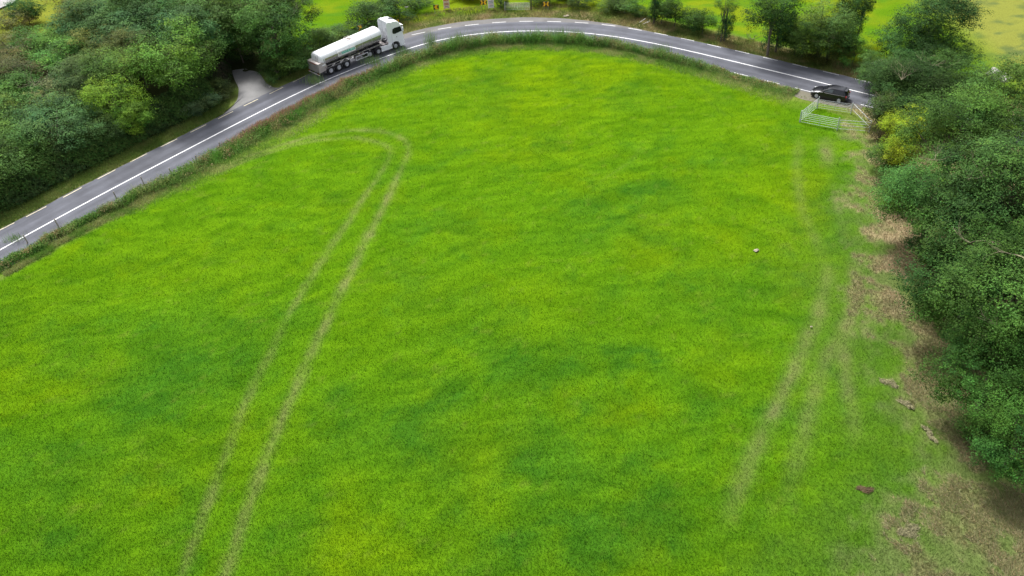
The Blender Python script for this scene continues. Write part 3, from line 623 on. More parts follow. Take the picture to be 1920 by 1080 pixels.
tree_list = [
 # left woodland, roughly from the far left corner to the lane
 ('willow_tree', 22, 92, 3.5, 4.4, 3.2, 'airy', (.105, .112, .050), 'dull olive brown willow scrub at the left edge below the pale path'),
 ('alder_tree', 8, 140, 3.5, 3.6, 3.0, 'ash3', (.095, .10, .045), 'brownish green scrub tree cut off by the left edge under the willow'),
 ('hazel_tree', 84, 82, 3.5, 3.4, 2.6, 'ash3', (.075, .19, .035), 'bright mid green round tree just below the yellow field corner'),
 ('hazel_tree', 118, 112, 3.5, 3.6, 2.4, 'bush1', (.065, .18, .04), 'flat fresh green tree between the willow scrub and the big leafy crowns'),
 ('hazel_tree', 62, 132, 3.0, 3.6, 2.2, 'bush2', (.06, .165, .04), 'low green tree right of the brown scrub at the left edge'),
 ('elm_tree', 168, 44, 5.5, 4.2, 3.6, 'ash1', (.058, .135, .050), 'blue green tree bordering the yellow field corner'),
 ('thorn_tree', 152, 8, 4.5, 3.8, 3.0, 'ash3', (.115, .125, .040), 'olive tinged tree at the top edge right of the yellow field corner'),
 ('ash_tree', 205, 22, 6, 4.0, 3.4, 'ash2', (.070, .145, .042), 'soft green tree at the top edge, third crown from the yellow field'),
 ('ash_tree', 262, 20, 6.5, 4.6, 4.0, 'ash1', (.062, .150, .045), 'broad green crown at the top edge left of the dark hollow'),
 ('elm_tree', 232, 62, 6, 3.9, 3.4, 'ash3', (.058, .135, .055), 'blue green tree in front of the broad top edge crown'),
 ('hazel_tree', 196, 88, 5, 3.3, 2.7, 'ash2', (.12, .15, .045), 'yellowish olive tree in the middle of the left woodland'),
 ('ash_tree', 252, 92, 5.5, 3.1, 2.8, 'ash1', (.10, .135, .05), 'grey green tree tucked behind the biggest bright crown'),
 ('ash_tree', 318, 112, 6.5, 4.2, 4.1, 'ash2', (.088, .195, .032), 'largest bright green ash crown of the left woodland, nearest the lane'),
 ('ash_tree', 222, 128, 5.5, 3.4, 2.9, 'ash3', (.085, .165, .032), 'mid green tree left of the largest bright ash'),
 ('field_maple', 214, 190, 5.5, 3.2, 3.4, 'ash2', (.125, .235, .026), 'vivid yellow green tree leaning out over the hedge bank'),
 ('field_maple', 246, 222, 4.2, 2.2, 2.0, 'ash1', (.10, .21, .03), 'small vivid green tree low on the hedge bank below the yellow green one'),
 ('elder_tree', 160, 142, 4.5, 3.4, 2.5, 'ash1', (.075, .135, .055), 'greyish green tree left of the vivid yellow green one'),
 ('elder_tree', 92, 182, 4.2, 4.0, 2.7, 'airy', (.115, .135, .07), 'pale sage tree with bare grey twigs above the hedge bank'),
 ('elder_tree', 140, 188, 4.2, 3.0, 2.7, 'ash2', (.075, .15, .045), 'green tree between the pale twiggy tree and the vivid one'),
 ('ash_tree', 20, 178, 4.2, 3.8, 2.8, 'ash1', (.065, .17, .04), 'clear green tree at the left edge above the pale drooping ones'),
 ('ash_tree', 108, 240, 5.2, 3.7, 3.1, 'ash3', (.062, .145, .060), 'dark blue green tree hanging over the middle of the hedge bank'),
 ('ash_tree', 168, 246, 4.2, 2.6, 2.4, 'ash2', (.065, .135, .05), 'shaded green tree between the blue green and vivid crowns at the bank'),
 ('ash_tree', 52, 222, 5., 3.1, 2.6, 'ash2', (.075, .165, .048), 'medium green tree second from the left edge above the hedge bank'),
 ('ash_tree', 22, 282, 4.8, 3.4, 3.2, 'ash1', (.085, .180, .045), 'pale green drooping tree nearest the road at the left edge'),
 ('ash_tree', -20, 225, 5, 3.8, 3., 'ash2', (.085, .16, .035), 'olive green tree half out of the left edge'),
 ('ash_tree', -35, 330, 4.5, 3.6, 3.2, 'ash3', (.06, .13, .035), 'dark green tree out past the left edge by the road'),
 ('oak_tree', 322, 22, 7, 4.4, 3.8, 'ash3', (.060, .140, .040), 'deep green tree at the top edge right of the dark hollow'),
 ('ash_tree', 345, 60, 6.5, 3.9, 3.5, 'ash1', (.062, .148, .058), 'soft blue green tree above the largest bright ash'),
 ('ash_tree', 388, 12, 7, 4.6, 4., 'ash2', (.082, .165, .045), 'light green tall tree at the top edge above the lane'),
 ('ash_tree', 412, 62, 4.2, 4.3, 4.0, 'ash1', (.068, .150, .040), 'tall feathery green tree standing directly above the lane mouth'),
 ('holly_tree', 380, 112, 4.2, 2.7, 3.2, 'bush2', (.040, .092, .022), 'dark ivy clad tree beside the left side of the lane'),
 ('oak_tree', 474, 36, 5.0, 4.8, 4.4, 'ash3', (.056, .138, .030), 'dense green tree at the top edge between lane and green field'),
 ('oak_tree', 512, 58, 5.4, 3.9, 4.2, 'ash2', (.046, .115, .024), 'dark dense tree bordering the green field behind the tanker'),
 ('oak_tree', 448, 84, 2.6, 2.7, 2.6, 'bush2', (.045, .105, .026), 'dark ivy covered tree at the head of the lane'),
 ('thorn_tree', 535, 18, 6, 3.4, 3., 'ash1', (.06, .12, .03), 'dark green thorn tree at the top edge beside the green field'),
 # top right
 ('ivy_tree', 1452, 22, 5.9, 3.2, 3.6, 'ash2', (.040, .100, .028), 'large ivy clad tree with a thick leafy trunk in the green field edge'),
 ('ash_tree', 1545, 40, 4.6, 3.6, 4.0, 'airy', (.095, .165, .055), 'pale feathery tree between the two ivy clad trees'),
 ('thorn_tree', 1510, 72, 2.6, 2.8, 2.4, 'ash2', (.065, .125, .038), 'low green thorn tree at the foot of the pale feathery tree'),
 ('ivy_tree', 1592, 22, 4.8, 1.7, 3.6, 'bush2', (.036, .082, .026), 'narrow dark ivy clad tree right of the pale feathery tree'),
 ('thorn_tree', 1622, 8, 5.0, 1.3, 2.0, 'bush2', (.036, .086, .030), 'small dark crown at the top edge beside the pale yellow field'),
 ('ash_tree', 1360, 8, 5.2, 1.6, 1.7, 'airy', (.075, .155, .040), 'thin bright topped tree leaning in the gap of the far hedge'),
 # right side
 ('ash_tree', 1752, 60, 5.6, 5.2, 5.6, 'big2', (.048, .125, .045), 'tall dark green ash at the top right in front of the pale yellow field'),
 ('thorn_tree', 1682, 166, 3.2, 3.9, 3.0, 'big3', (.048, .112, .040), 'dark thorn tree reaching over the road end behind the black car'),
 ('thorn_tree', 1752, 150, 4.0, 5.6, 3.4, 'big1', (.042, .100, .032), 'dark tangled tree with bare branches between the ash and the gate'),
 ('field_maple', 1688, 285, 3.2, 2.0, 2.0, 'bush2', (.17, .27, .028), 'lower yellow green maple bush between the gates and the wide ash'),
 ('field_maple', 1698, 236, 4.6, 2.1, 2.0, 'ash2', (.26, .36, .03), 'bright yellow green maple standing right of the cattle gates'),
 ('ash_tree', 1800, 250, 8.0, 5.2, 4.4, 'big2', (.082, .185, .048), 'wide fresh green ash right of the yellow green maple'),
 ('ash_tree', 1885, 200, 8.5, 5.0, 4.2, 'big3', (.085, .180, .050), 'light green ash topping the right edge near the white stones'),
 ('ash_tree', 1758, 370, 6.0, 4.7, 4.0, 'big1', (.062, .158, .046), 'green ash whose low boughs reach furthest over the field'),
 ('ash_tree', 1895, 372, 9.0, 6.0, 5.0, 'big2', (.060, .142, .048), 'big dark green ash filling the right edge at mid height'),
 ('thorn_tree', 1700, 215, 3.0, 3.0, 2.4, 'ash3', (.045, .10, .035), 'dark thorn tree between the cattle gates and the yellow green maple'),
 ('thorn_tree', 1650, 132, 2.2, 2.6, 1.8, 'ash2', (.07, .15, .05), 'green thorn tree spilling over the verge opposite the car'),
 ('thorn_tree', 1752, 108, 3.4, 4.4, 3.2, 'big1', (.040, .105, .034), 'dark thorn tree filling the foot of the tall top right ash'),
 ('thorn_tree', 1898, 318, 3.6, 4.2, 3.4, 'big3', (.045, .115, .036), 'shaded thorn tree deep inside the right hand row at the frame edge'),
 ('ash_tree', 1560, 58, 4.2, 3.0, 3.4, 'ash2', (.070, .140, .045), 'mid green tree just behind the pale feathery one'),
 ('oak_tree', 1835, 510, 6.0, 4.6, 4.2, 'big3', (.040, .108, .032), 'darkest deep green oak in the middle of the right hand row'),
 ('ash_tree', 1925, 560, 8.0, 5.2, 4.4, 'big1', (.060, .145, .042), 'dark green ash cut by the right edge above the lowest crowns'),
 ('ash_tree', 1878, 670, 5.2, 3.8, 3.6, 'big2', (.056, .155, .040), 'round green ash low in the right hand row over brown grass'),
 ('ash_tree', 1925, 800, 4.2, 3.4, 3.2, 'big1', (.050, .140, .036), 'lowest and nearest ash at the right edge of the frame')]
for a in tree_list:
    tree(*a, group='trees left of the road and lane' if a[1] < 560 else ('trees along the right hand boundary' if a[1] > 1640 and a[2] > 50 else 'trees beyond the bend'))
# bushes, hedge plants
def bush(px, py, z, rx, rz, var, colr, label, name='hedge_bush', group='hedge bushes around the bend', ry=None):
    tree(name, px, py, z, rx, rz, var, colr, label, 'bush', group, ry=ry, trunk=.06)
HB = (.042, .095, .024)
for a in [
 (518,132,1.3,2.0,1.5,'bush1',HB,'dark leafy bush on the right side of the lane mouth'),
 (540,118,1.6,2.8,2.0,'bush2',(.05,.105,.028),'dark green bush just left of the tanker rear'),
 (556,92,2.0,2.8,2.2,'bush3',(.055,.115,.03),'bush between the dark dense tree and the tanker rear'),
 (590,82,1.4,2.6,1.6,'bush1',(.065,.135,.032),'rounded bush behind the rear half of the tank'),
 (618,70,1.1,2.5,1.4,'bush2',(.05,.11,.028),'hedge bush behind the middle of the tank'),
 (650,62,1.1,2.4,1.4,'bush3',(.06,.12,.035),'hedge bush behind the front half of the tank'),
 (690,36,1.8,2.6,2.2,'bush1',(.045,.105,.034),'tall dark bush left of the lorry cab roof'),
 (712,22,1.6,2.4,2.0,'bush2',(.045,.10,.03),'dark bush directly above the lorry cab'),
 (748,14,1.5,2.6,1.8,'bush1',(.036,.085,.026),'darkest hedge bush right of the cab near the first chevron'),
 (786,2,1.2,1.8,1.2,'bush3',(.05,.11,.03),'hedge bush left of the yellow chevron board'),
 (866,-12,1.1,1.6,1.3,'bush1',(.042,.095,.03),'hedge bush right of the orange poster board'),
 (886,-12,1.1,1.5,1.2,'bush2',(.045,.10,.03),'hedge bush behind the middle chevron pair'),
 (938,2,1.2,1.0,1.4,'bush3',(.045,.095,.03),'hedge bush between white poster and field gate'),
 (1010,-8,1.2,1.9,1.4,'bush1',(.042,.10,.03),'hedge bush right of the field gate post'),
 (1052,-10,1.0,2.0,1.2,'bush2',(.05,.105,.03),'hedge bush behind the right chevron pair'),
 (1085,0,.9,1.7,1.0,'bush3',(.05,.10,.03),'last hedge bush before the opening right of the chevrons'),
 (1140,8,.8,2.0,1.0,'bush1',(.055,.11,.034),'low hedge bush at the left end of the gapped hedge'),
 (1172,10,1.2,2.4,1.4,'bush2',(.045,.10,.03),'larger rounded bush in the gapped hedge'),
 (1196,22,.7,1.3,.9,'bush3',(.06,.12,.035),'small bush beside the leaning white stakes'),
 (1242,24,1.6,1.7,1.9,'bush2',HB,'first dense bush right of the ivy post'),
 (1266,24,2.0,1.9,2.2,'bush1',(.040,.092,.024),'tallest bush in the dense hedge right of the ivy post'),
 (1292,36,1.6,1.8,1.8,'bush3',(.045,.105,.026),'third dense bush right of the ivy post'),
 (1318,44,1.6,1.7,2.0,'bush2',(.042,.10,.028),'last dense bush before the gap with the leaning tree'),
 (1493,78,1.8,1.8,2.0,'bush1',(.042,.10,.026),'dark bush against the big ivy clad trunk'),
 (1540,96,1.2,2.2,1.3,'bush3',(.085,.115,.045),'olive bramble bush on the verge below the feathery tree'),
 (1572,90,1.6,2.0,1.8,'bush2',(.075,.105,.045),'brownish bush with bare twigs below the narrow ivy tree'),
 (1602,98,1.6,2.2,1.6,'bush1',(.055,.15,.032),'fresh green bush at the corner of the pale yellow field'),
 (1640,128,1.2,2.0,1.4,'bush2',(.06,.13,.04),'green bush between the road end and pale field'),
 (1650,250,1.2,1.2,1.3,'bush3',(.095,.085,.042),'brown dying bush right beside the cattle gates'),
 (1662,300,1.5,1.8,1.7,'bush2',(.055,.12,.03),'green bush at the foot of the yellow green maple'),
 (1672,215,2.0,2.2,2.2,'bush1',(.05,.095,.034),'dark bush behind the cattle gates under the thorn tree'),
 (1690,355,1.6,1.9,1.7,'bush1',(.05,.13,.035),'bush under the far reaching ash boughs'),
 (1750,470,1.6,2.2,1.8,'bush2',(.034,.085,.026),'dark bush in the shade below the deep green oak'),
 (1782,566,1.4,2.2,1.6,'bush1',(.042,.115,.03),'bush at the brown grass edge below the oak'),
 (1812,640,1.3,1.7,1.4,'bush2',(.05,.14,.034),'bush beside the round low ash'),
 (1858,800,1.2,1.7,1.3,'bush1',(.045,.125,.03),'bush beneath the lowest ash'),
 (46,22,2.0,2.2,2.6,'bush2',(.032,.10,.032),'dark green bush by the pale path in the far left corner'),
 (18,38,1.6,2.6,1.8,'bush3',(.11,.125,.05),'russet tinged bush at the far left corner'),
 (396,172,1.0,2.2,1.2,'bush1',(.05,.085,.035),'reddish stemmed bush on the left side of the lane'),
 (372,196,1.1,2.2,1.2,'bush2',(.07,.125,.075),'silvery green bush at the near end of the lane bank')]:
    bush(*a)
for px, py, z, rx, rz, lab in [(1456, 62, 3.0, 1.4, 3.4, 'b'), ]:
    pass
# ivy on the trunks and the ivy covered post
def ivy(px, py, h, r, label, name='ivy_post'):
    p = G(px, py); root = thing(name, label, 'ivy clad trunk', (p[0], p[1], 0), 0, 'ivy clad trunks along the far hedge'); me, cen, lr = variant('column')
    c_ = link('foliage', me, root, LEAF); c_.location = (0, 0, h*.5); c_.scale = (r, r, h*.52); c_.color = (.036, .088, .024, 1)
    MB().tube([(0, 0, -.1), (0, 0, h*.95)], [.16, .1], 7).build('trunk', BARK, root)
ivy(1226, 44, 5.4, .9, 'slim dark ivy covered post at the left end of the dense hedge')
ivy(1454, 99, 6.8, 1.9, 'thick ivy covered trunk under the large ivy clad crown')
ivy(1357, 78, 4.8, 1.15, 'leaning ivy covered stump right of the hedge gap')
ivy(1590, 88, 6.0, 1.4, 'ivy covered trunk of the narrow dark tree')

# hedge bank along the left woodland
def hedge(name, P, h, wd, n, cA, cB, label):
    P = smooth_poly(P, 1., 2); s_ = np.r_[0, np.cumsum(np.linalg.norm(np.diff(P, axis=0), axis=1))]; NN = normals(P)
    s = rng.uniform(0, s_[-1], n); u = rng.uniform(-1, 1, n); hh = h*(.7+.6*fbm(s, s*0+1.5, 4, 501))*(1-np.abs(u)**2.2*.85)
    top = rng.uniform(0, 1, n) < .7; zz_ = np.where(top, hh*rng.uniform(.8, 1.08, n), hh*rng.uniform(0, 1, n))
    x = np.interp(s, s_, P[:, 0])+np.interp(s, s_, NN[:, 0])*u*wd/2; y = np.interp(s, s_, P[:, 1])+np.interp(s, s_, NN[:, 1])*u*wd/2
    x += (fbm(s, zz_*2, 1.1, 511)-.5)*.9; y += (fbm(s, zz_*2, 1.1, 521)-.5)*.9
    nn = np.stack([np.interp(s, s_, NN[:, 0])*u, np.interp(s, s_, NN[:, 1])*u, np.full(n, .8)], 1)+rng.normal(size=(n, 3))*.4; nn /= np.linalg.norm(nn, axis=1)[:, None]
    c = mixc(np.repeat(np.array(cA)[None], n, 0), np.array(cB), sst(.4, .7, fbm(x, y+zz_, 1.5, 531)))
    V, Fc, T = leaves(np.stack([x, y, zz_], 1), nn, rng.uniform(.14, .28, n), jitter(c, .4, .12), .65)
    o = link(name, np_mesh(name, V, Fc, T), None, BLADE); return tag(o, label, 'hedge', 'hedges')
hedge('hedge', GP([(-60,414),(0,384),(80,342),(160,302),(250,258),(330,220),(392,190)]), 3.4, 4.6, 60000, (.062, .125, .026), (.040, .075, .022), 'dark overgrown hedge bank beneath the left woodland along the road')
hedge('hedge', GP([(384,186),(410,168),(422,148),(416,130),(430,112),(478,106)]), 2.2, 2.2, 9000, (.04, .08, .022), (.05, .05, .03), 'dark hedge curving round the head of the lane')
hedge('hedge', GP([(505,148),(530,138),(556,124),(575,108),(610,90),(660,72),(705,52)]), 1.3, 2.4, 12000, (.06, .12, .03), (.045, .085, .026), 'low hedge behind the tanker along the far lane')

# ---------------------------------------------------------------- bare branches
def branchy(name, px, py, z, L_, label, mtl, dirs=5, seed=1, r0=.05, cat='dead branch', group='bare branches'):
    r = random.Random(seed); p = G(px, py, z); root = None; mb = MB()
    def grow(p0, d, l, rad, dep):
        pts = [p0]; q = p0; dd = d.copy()
        for k in range(4):
            dd = (dd+Vector((r.uniform(-.3, .3), r.uniform(-.3, .3), r.uniform(-.2, .25)))).normalized(); q = q+dd*l/4; pts.append(q)
        mb.tube(pts, [rad*(1-.22*k) for k in range(5)], 5)
        if dep:
            for k in range(3): grow(pts[r.randint(1, 4)], (dd+Vector((r.uniform(-.9, .9), r.uniform(-.9, .9), r.uniform(-.3, .6)))).normalized(), l*.6, rad*.5, dep-1)
    for k in range(dirs):
        a = r.uniform(0, 6.28); grow(Vector((0, 0, 0)), Vector((math.cos(a), math.sin(a), r.uniform(.1, .6))).normalized(), L_*r.uniform(.6, 1), r0, 2)
    o = mb.build(name, mtl); o.location = (p[0], p[1], z); return tag(o, label, cat, group)
branchy('bare_branch', 1690, 150, 5.4, 2.6, 'pale bare branches poking from the thorn tree behind the car', TWIG, 5, 3, .032)
branchy('bare_branch', 1655, 190, 3.6, 1.8, 'yellowish bare twigs low on the thorn tree beside the road end', TWIG, 5, 4)
branchy('bare_branch', 1745, 122, 6.2, 2.0, 'grey bare branches inside the tangled tree below the tall ash', TWIG, 4, 5, .03)
branchy('bare_branch', 66, 160, 6.0, 2.4, 'grey leafless twigs above the pale sage tree', TWIG, 6, 6, .03)
branchy('bare_branch', 545, 30, 6.5, 2.4, 'bare twigs on the dark tree bordering the green field', TWIG, 5, 8, .03)
branchy('bare_branch', 1553, 78, 3.0, 2.4, 'bare brown branches below the pale feathery tree', TWIG, 5, 9, .035)
branchy('fallen_branch', 1411, 74, .15, 1.6, 'thin dead branch standing in the far hedge gap left of the ivy trunk', BARK, 4, 10, .04)
branchy('bare_branch', 1905, 478, 10.5, 2.2, 'pale broken bough in the big ash at the right edge', TWIG, 3, 12, .05)

branchy('bare_branch', 1752, 300, 11.2, 1.6, 'thin bare twigs on top of the wide fresh green ash', TWIG, 4, 21, .025)
branchy('bare_branch', 1845, 330, 11.5, 1.8, 'grey bare limb above the big dark ash at the right edge', TWIG, 3, 22, .035)
branchy('bare_branch', 1818, 455, 9.6, 1.7, 'bare limb sticking out of the darkest oak', TWIG, 3, 23, .03)
branchy('bare_branch', 1650, 215, 2.6, 1.8, 'tangled bare stems right beside the cattle gates', TWIG, 6, 24, .025)
branchy('bare_branch', 1868, 610, 8.0, 1.4, 'short bare limb on the round low ash', TWIG, 3, 25, .025)
# ---------------------------------------------------------------- posts, stones, debris
WOODP = mat('weathered_post', (.33, .30, .24), .9, var=.3, scale=12, bump=.4)
postp = [(458,256,'fence post where the pink seed heads begin'),(413,279,'fence post second below the pink seed heads'),(369,303,'fence post third below the pink seed heads'),(322,328,'pale fence post leaning at the middle of the straight'),
 (270,346,'fence post left of the pale leaning one'),(218,371,'short fence post in thick grass on the straight'),(110,425,'fence post second from the left edge'),(52,455,'fence post nearest the left edge'),(499,236,'fence post inside the pink seed heads'),(1115,76,'slim fence post at the top of the bend')]
pm = MB(); pm.box((0, 0, .6), (.10, .10, 1.3)); pm.box((0, 0, 1.275), (.10, .10, .05), taper=.6)
p0 = pm.build('fence_post', WOODP, bevel=.01)
for k, (px, py, lb) in enumerate(postp):
    o = p0 if k == 0 else p0.copy()
    if k: col.objects.link(o)
    p = G(px, py); o.location = (p[0], p[1], 0); o.rotation_euler = (random.uniform(-.08, .08), random.uniform(-.12, .12), random.uniform(0, 1)); o.scale = (1, 1, random.uniform(.6, .75))
    tag(o, 'weathered wooden '+lb, 'fence post', 'fence posts along the inner verge')
ROCK = mat('limestone', (.46, .44, .40), .9, var=.25, scale=3, bump=.5); ROCKD = mat('dull_stone', (.30, .26, .19), .9, var=.3, scale=6, bump=.5)
def rock(px, py, r, label, mtl, seed, flat=.5, z=0.):
    import bmesh
    bm = bmesh.new(); bmesh.ops.create_icosphere(bm, subdivisions=3, radius=1); rr = np.random.default_rng(seed); ph = rr.uniform(0, 6, 6)
    for v in bm.verts:
        c_ = v.co; k = 1+.22*math.sin(c_.x*2.3+ph[0])*math.cos(c_.y*2.9+ph[1])+.14*math.sin(c_.z*5+ph[2]+c_.x*4)+.06*math.sin(c_.y*11+ph[3])
        v.co = Vector((c_.x*k*r, c_.y*k*r*.75, c_.z*k*r*flat))
    me = bpy.data.meshes.new('boulder'); bm.to_mesh(me); bm.free(); o = link('boulder', me, None, mtl); p = G(px, py, z); o.location = (p[0], p[1], z+r*flat*.5); o.rotation_euler = (0, 0, ph[4])
    return tag(o, label, 'stone', 'loose stones')
rock(1862, 143, .95, 'white limestone boulder showing above the ash at the right edge', ROCK, 1, .7, .9)
rock(1884, 151, .7, 'smaller white boulder right of the big white one', ROCK, 2, .7, .9)
rock(1654, 121, 1.3, 'pale grey flat stone at the corner of the yellow field', ROCK, 3, .3, .3)
rock(1418, 470, .24, 'lone pale stone lying in the middle right of the field', ROCKD, 4, .35)
rock(1062, 31, .45, 'pale flat stone on the verge right of the chevron pair', ROCKD, 5, .3)
rock(1521, 613, .10, 'small white stone in the left wheel rut', ROCKD, 6, .5)
rock(506, 163, .2, 'small cream stone at the corner of the lane', ROCK, 7, .5)
STRAW = mat('straw', (.27, .25, .13), .95, var=.4, scale=9, bump=.5); RUST = mat('rust_leaves', (.16, .11, .055), .9, var=.4, scale=9)
def clump(px, py, lx, ly, rot, label, mtl, seed, n=260):
    rr = np.random.default_rng(seed); p = G(px, py); mb = MB()
    for k in range(n):
        q_ = rr.uniform(-1, 1); x_, y_ = q_*lx*.42+rr.normal(0, .08), rr.normal(0, ly*.22)*(1.1-abs(q_)*.6)+.12*math.sin(q_*4+seed); a = rr.normal(0, .7)+.2; l = rr.uniform(.06, .2); z_ = rr.uniform(.03, .16)
        dx, dy = math.cos(a)*l, math.sin(a)*l
        mb.add([(x_-dx, y_-dy-.012, z_), (x_+dx, y_+dy-.012, z_+rr.uniform(-.03, .08)), (x_+dx, y_+dy+.012, z_+.05), (x_-dx, y_-dy+.012, z_+.02)], [(0, 1, 2, 3)])
    o = mb.build('cut_grass_clump', mtl); o.location = (p[0], p[1], float(ground_z(np.array([p[0]]), np.array([p[1]]))[0])); o.rotation_euler = (0, 0, rot)
    tag(o, label, 'grass clump', 'clumps of dead cuttings')
clump(1668, 717, 1.3, .6, -.7, 'straw coloured clump upper of two beside the scrub edge', STRAW, 1)
clump(1700, 757, 1.1, .45, -.9, 'narrow pale clump just below the upper straw clump', STRAW, 2)
clump(1742, 815, 1.6, .3, -1.4, 'thin line of pale cuttings at the scrub edge', STRAW, 3)
clump(1622, 919, .9, .35, -.2, 'rust red clump of dead leaves in the lower right field', RUST, 4)
clump(1705, 998, 1.5, 1.0, .3, 'broad pale clump near the bottom right corner', STRAW, 5, 420)

# ---------------------------------------------------------------- galvanised gates
GALV = mat('galvanised', (.52, .55, .58), .5, .15, var=.15, scale=8)
def gate(a, b_, h, bars, label, name='field_gate', posts=(1, 1), zb=.15, ups=(0, .5, 1), r=.019):
    a, b_ = Vector((a[0], a[1], 0)), Vector((b_[0], b_[1], 0)); L_ = (b_-a).length; ang = math.atan2(b_.y-a.y, b_.x-a.x)
    root = thing(name, label, 'gate', a, ang, 'galvanised gates of the cattle pen'); mb = MB()
    for k in range(bars): z_ = zb+(h-zb)*(k/(bars-1))**.85; mb.tube([(.03, 0, z_), (L_-.03, 0, z_)], r if k < bars-1 else r*1.25, 6)
    mb.build('rails', GALV, root, smooth=True)
    for f in ups: MB().tube([(L_*f, 0, zb-.05), (L_*f, 0, h)], r*1.15, 6).build('upright', GALV, root, smooth=True)
    for f, on in zip((0, 1), posts):
        if on: MB().tube([(L_*f, -.07, -.2), (L_*f, -.07, h+.22)], .05, 8).build('gate_post', GALV, root, smooth=True)
    return root
lc, lb_, fm, fr, br = (33.40, 83.35), (36.35, 86.45), (37.05, 81.25), (40.2, 80.35), (39.75, 84.8)
gate(lc, lb_, 1.3, 6, 'left side gate of the pen, running from the field towards the car', ups=(0, .35, .7, 1))
gate((lc[0]+.1, lc[1]-.05), (fm[0]-.05, fm[1]), 1.3, 6, 'front gate of the pen facing the field, left of the middle post', posts=(0, 1))
gate((fm[0]+.1, fm[1]), fr, 1.2, 4, 'lower gate section right of the middle post, running into the trees', posts=(0, 1), ups=(0, 1))
gate((lb_[0]+.1, lb_[1]), br, 1.15, 6, 'roadside gate of the pen behind the black car', posts=(0, 1), r=.013)
rt = gate((br[0]+.1, br[1]-.1), (fr[0]+.05, fr[1]+.1), 1.25, 2, 'slanting top rail closing the right side of the pen', posts=(0, 0), zb=.55, ups=(.55,))
# far field gate and its black post
gp0, gp1 = G(947, 20), G(993, 20)
gate(gp0, gp1, 1.15, 6, 'thin grey gate into the far green field between two chevron pairs', posts=(1, 0), r=.02)
BLACKP = mat('black_post', (.03, .03, .03), .6)
pp = G(996, 20); o = MB().tube([(0, 0, -.1), (0, 0, 2.0)], .09, 8).build('gate_post', BLACKP); o.location = (pp[0], pp[1], 0); tag(o, 'tall black post at the right end of the far field gate', 'post')
WH = mat('white_stake', (.75, .75, .72), .5)
for k, (px, py, ry, lb) in enumerate([(1203, 43, 1.0, 'upper'), (1210, 45, 1.25, 'lower')]):
    o = MB().tube([(0, 0, 0), (0, 0, 1.1)], .035, 6).build('marker_stake', WH); p = G(px, py); o.location = (p[0]-.4, p[1], 0); o.rotation_euler = (0, ry, .1)
    tag(o, lb+' of two leaning white stakes left of the ivy post', 'stake', 'leaning white stakes')

# ---------------------------------------------------------------- signs
SY = mat('sign_yellow', (.88, .50, .015), .4); SK = mat('sign_black', (.035, .025, .02), .5); SG = mat('sign_back', (.35, .36, .36), .5, .4); SW = mat('sign_white', (.8, .78, .76), .5)
def face_rz(p, extra=0.): return math.atan2(-p[1], -p[0])+math.pi/2+extra
def chev(mb, cx, w_, h, d, th, y=-.022):
    """one chevron arm pair, pointing along sign(d)"""
    x0 = cx-d*w_/2; x1 = cx+d*w_/2
    for s_ in (1, -1):
        mb.add([(x0, y, s_*h/2), (x0+d*th, y, s_*h/2), (x1, y, 0), (x1-d*th, y, 0)], [(0, 1, 2, 3)])
def board(px, py, z0, w_, h, chs, label, extra=0., name='chevron_sign', base=None):
    p = G(px, py) ; root = thing(name, label, 'road sign', (p[0], p[1], 0), face_rz(p, extra), 'chevron boards round the bend')
    MB().box((0, 0, z0+h/2), (w_, .03, h)).build('board', SK, root, bevel=.008)
    mb = MB()
    for cx, d, cw in chs: chev(mb, cx, cw, h*.92, d, cw*.62)
    o = mb.build('chevron', SY, root); o.location = (0, 0, z0+h/2)
    for sx in (-.3, .3): MB().tube([(w_*sx, .035, -.2), (w_*sx, .035, z0+h)], .03, 6).build('post', SG, root)
    return root
board(819, 27, .75, .80, .72, [(0.02, -1, .62)], 'single yellow chevron pointing left beside the orange poster', extra=0)
board(907, 17, .65, 1.0, .70, [(-.25, 1, .42), (.25, -1, .42)], 'pair of yellow chevrons meeting point to point beside the white poster')
board(1024, 20, .65, 1.0, .70, [(-.25, 1, .42), (.25, -1, .42)], 'pair of yellow chevrons right of the far field gate')
board(679, 76, 1.5, .9, .75, [(0, 1, .7)], 'orange yellow chevron board rising behind the tank of the lorry', extra=.5)
rt = board(745, 50, .5, 1.0, .55, [(-.3, 1, .25), (0, 1, .25), (.3, 1, .25)], 'faded edge-on chevron board behind the lorry cab roof', extra=.7)
def poster(px, py, w_, h, top, bot, bars, label, extra):
    p = G(px, py); root = thing('roadside_poster', label, 'poster', (p[0], p[1], 0), face_rz(p, extra), 'event posters on the outer verge')
    MB().box((0, 0, .25+h/2), (w_, .04, h)).build('panel', bot, root, bevel=.005)
    MB().box((0, -.0255, .25+h*.72), (w_*.86, .008, h*.42)).build('picture', top, root)
    for z_, l, m_ in bars: MB().box((random.uniform(-.04, .04), -.026, .25+h*z_), (w_*l, .008, h*.045)).build('lettering', m_, root)
    for sx in (-.35, .35): MB().box((w_*sx, .045, .6), (.06, .05, 1.3)).build('stake', WOODP, root)
OR_ = mat('poster_orange', (.62, .20, .09), .5, var=.3, scale=6); CR = mat('poster_cream', (.72, .56, .42), .5, var=.15, scale=5); PK = mat('poster_pink', (.80, .48, .58), .5, var=.2, scale=5); LG = mat('poster_grey', (.30, .30, .34), .5); LR = mat('poster_red', (.42, .10, .05), .5)
poster(838, 19, .92, 2.3, OR_, CR, [(.42, .8, CR), (.34, .7, LR), (.26, .75, LR), (.14, .5, LG)], 'tall orange and cream poster with red lettering on the verge', .15)
poster(921, 18, .92, 2.3, PK, SW, [(.44, .7, LG), (.34, .75, LG), (.24, .4, PK), (.14, .6, LG)], 'tall white poster with a pink picture and grey lettering', .1)
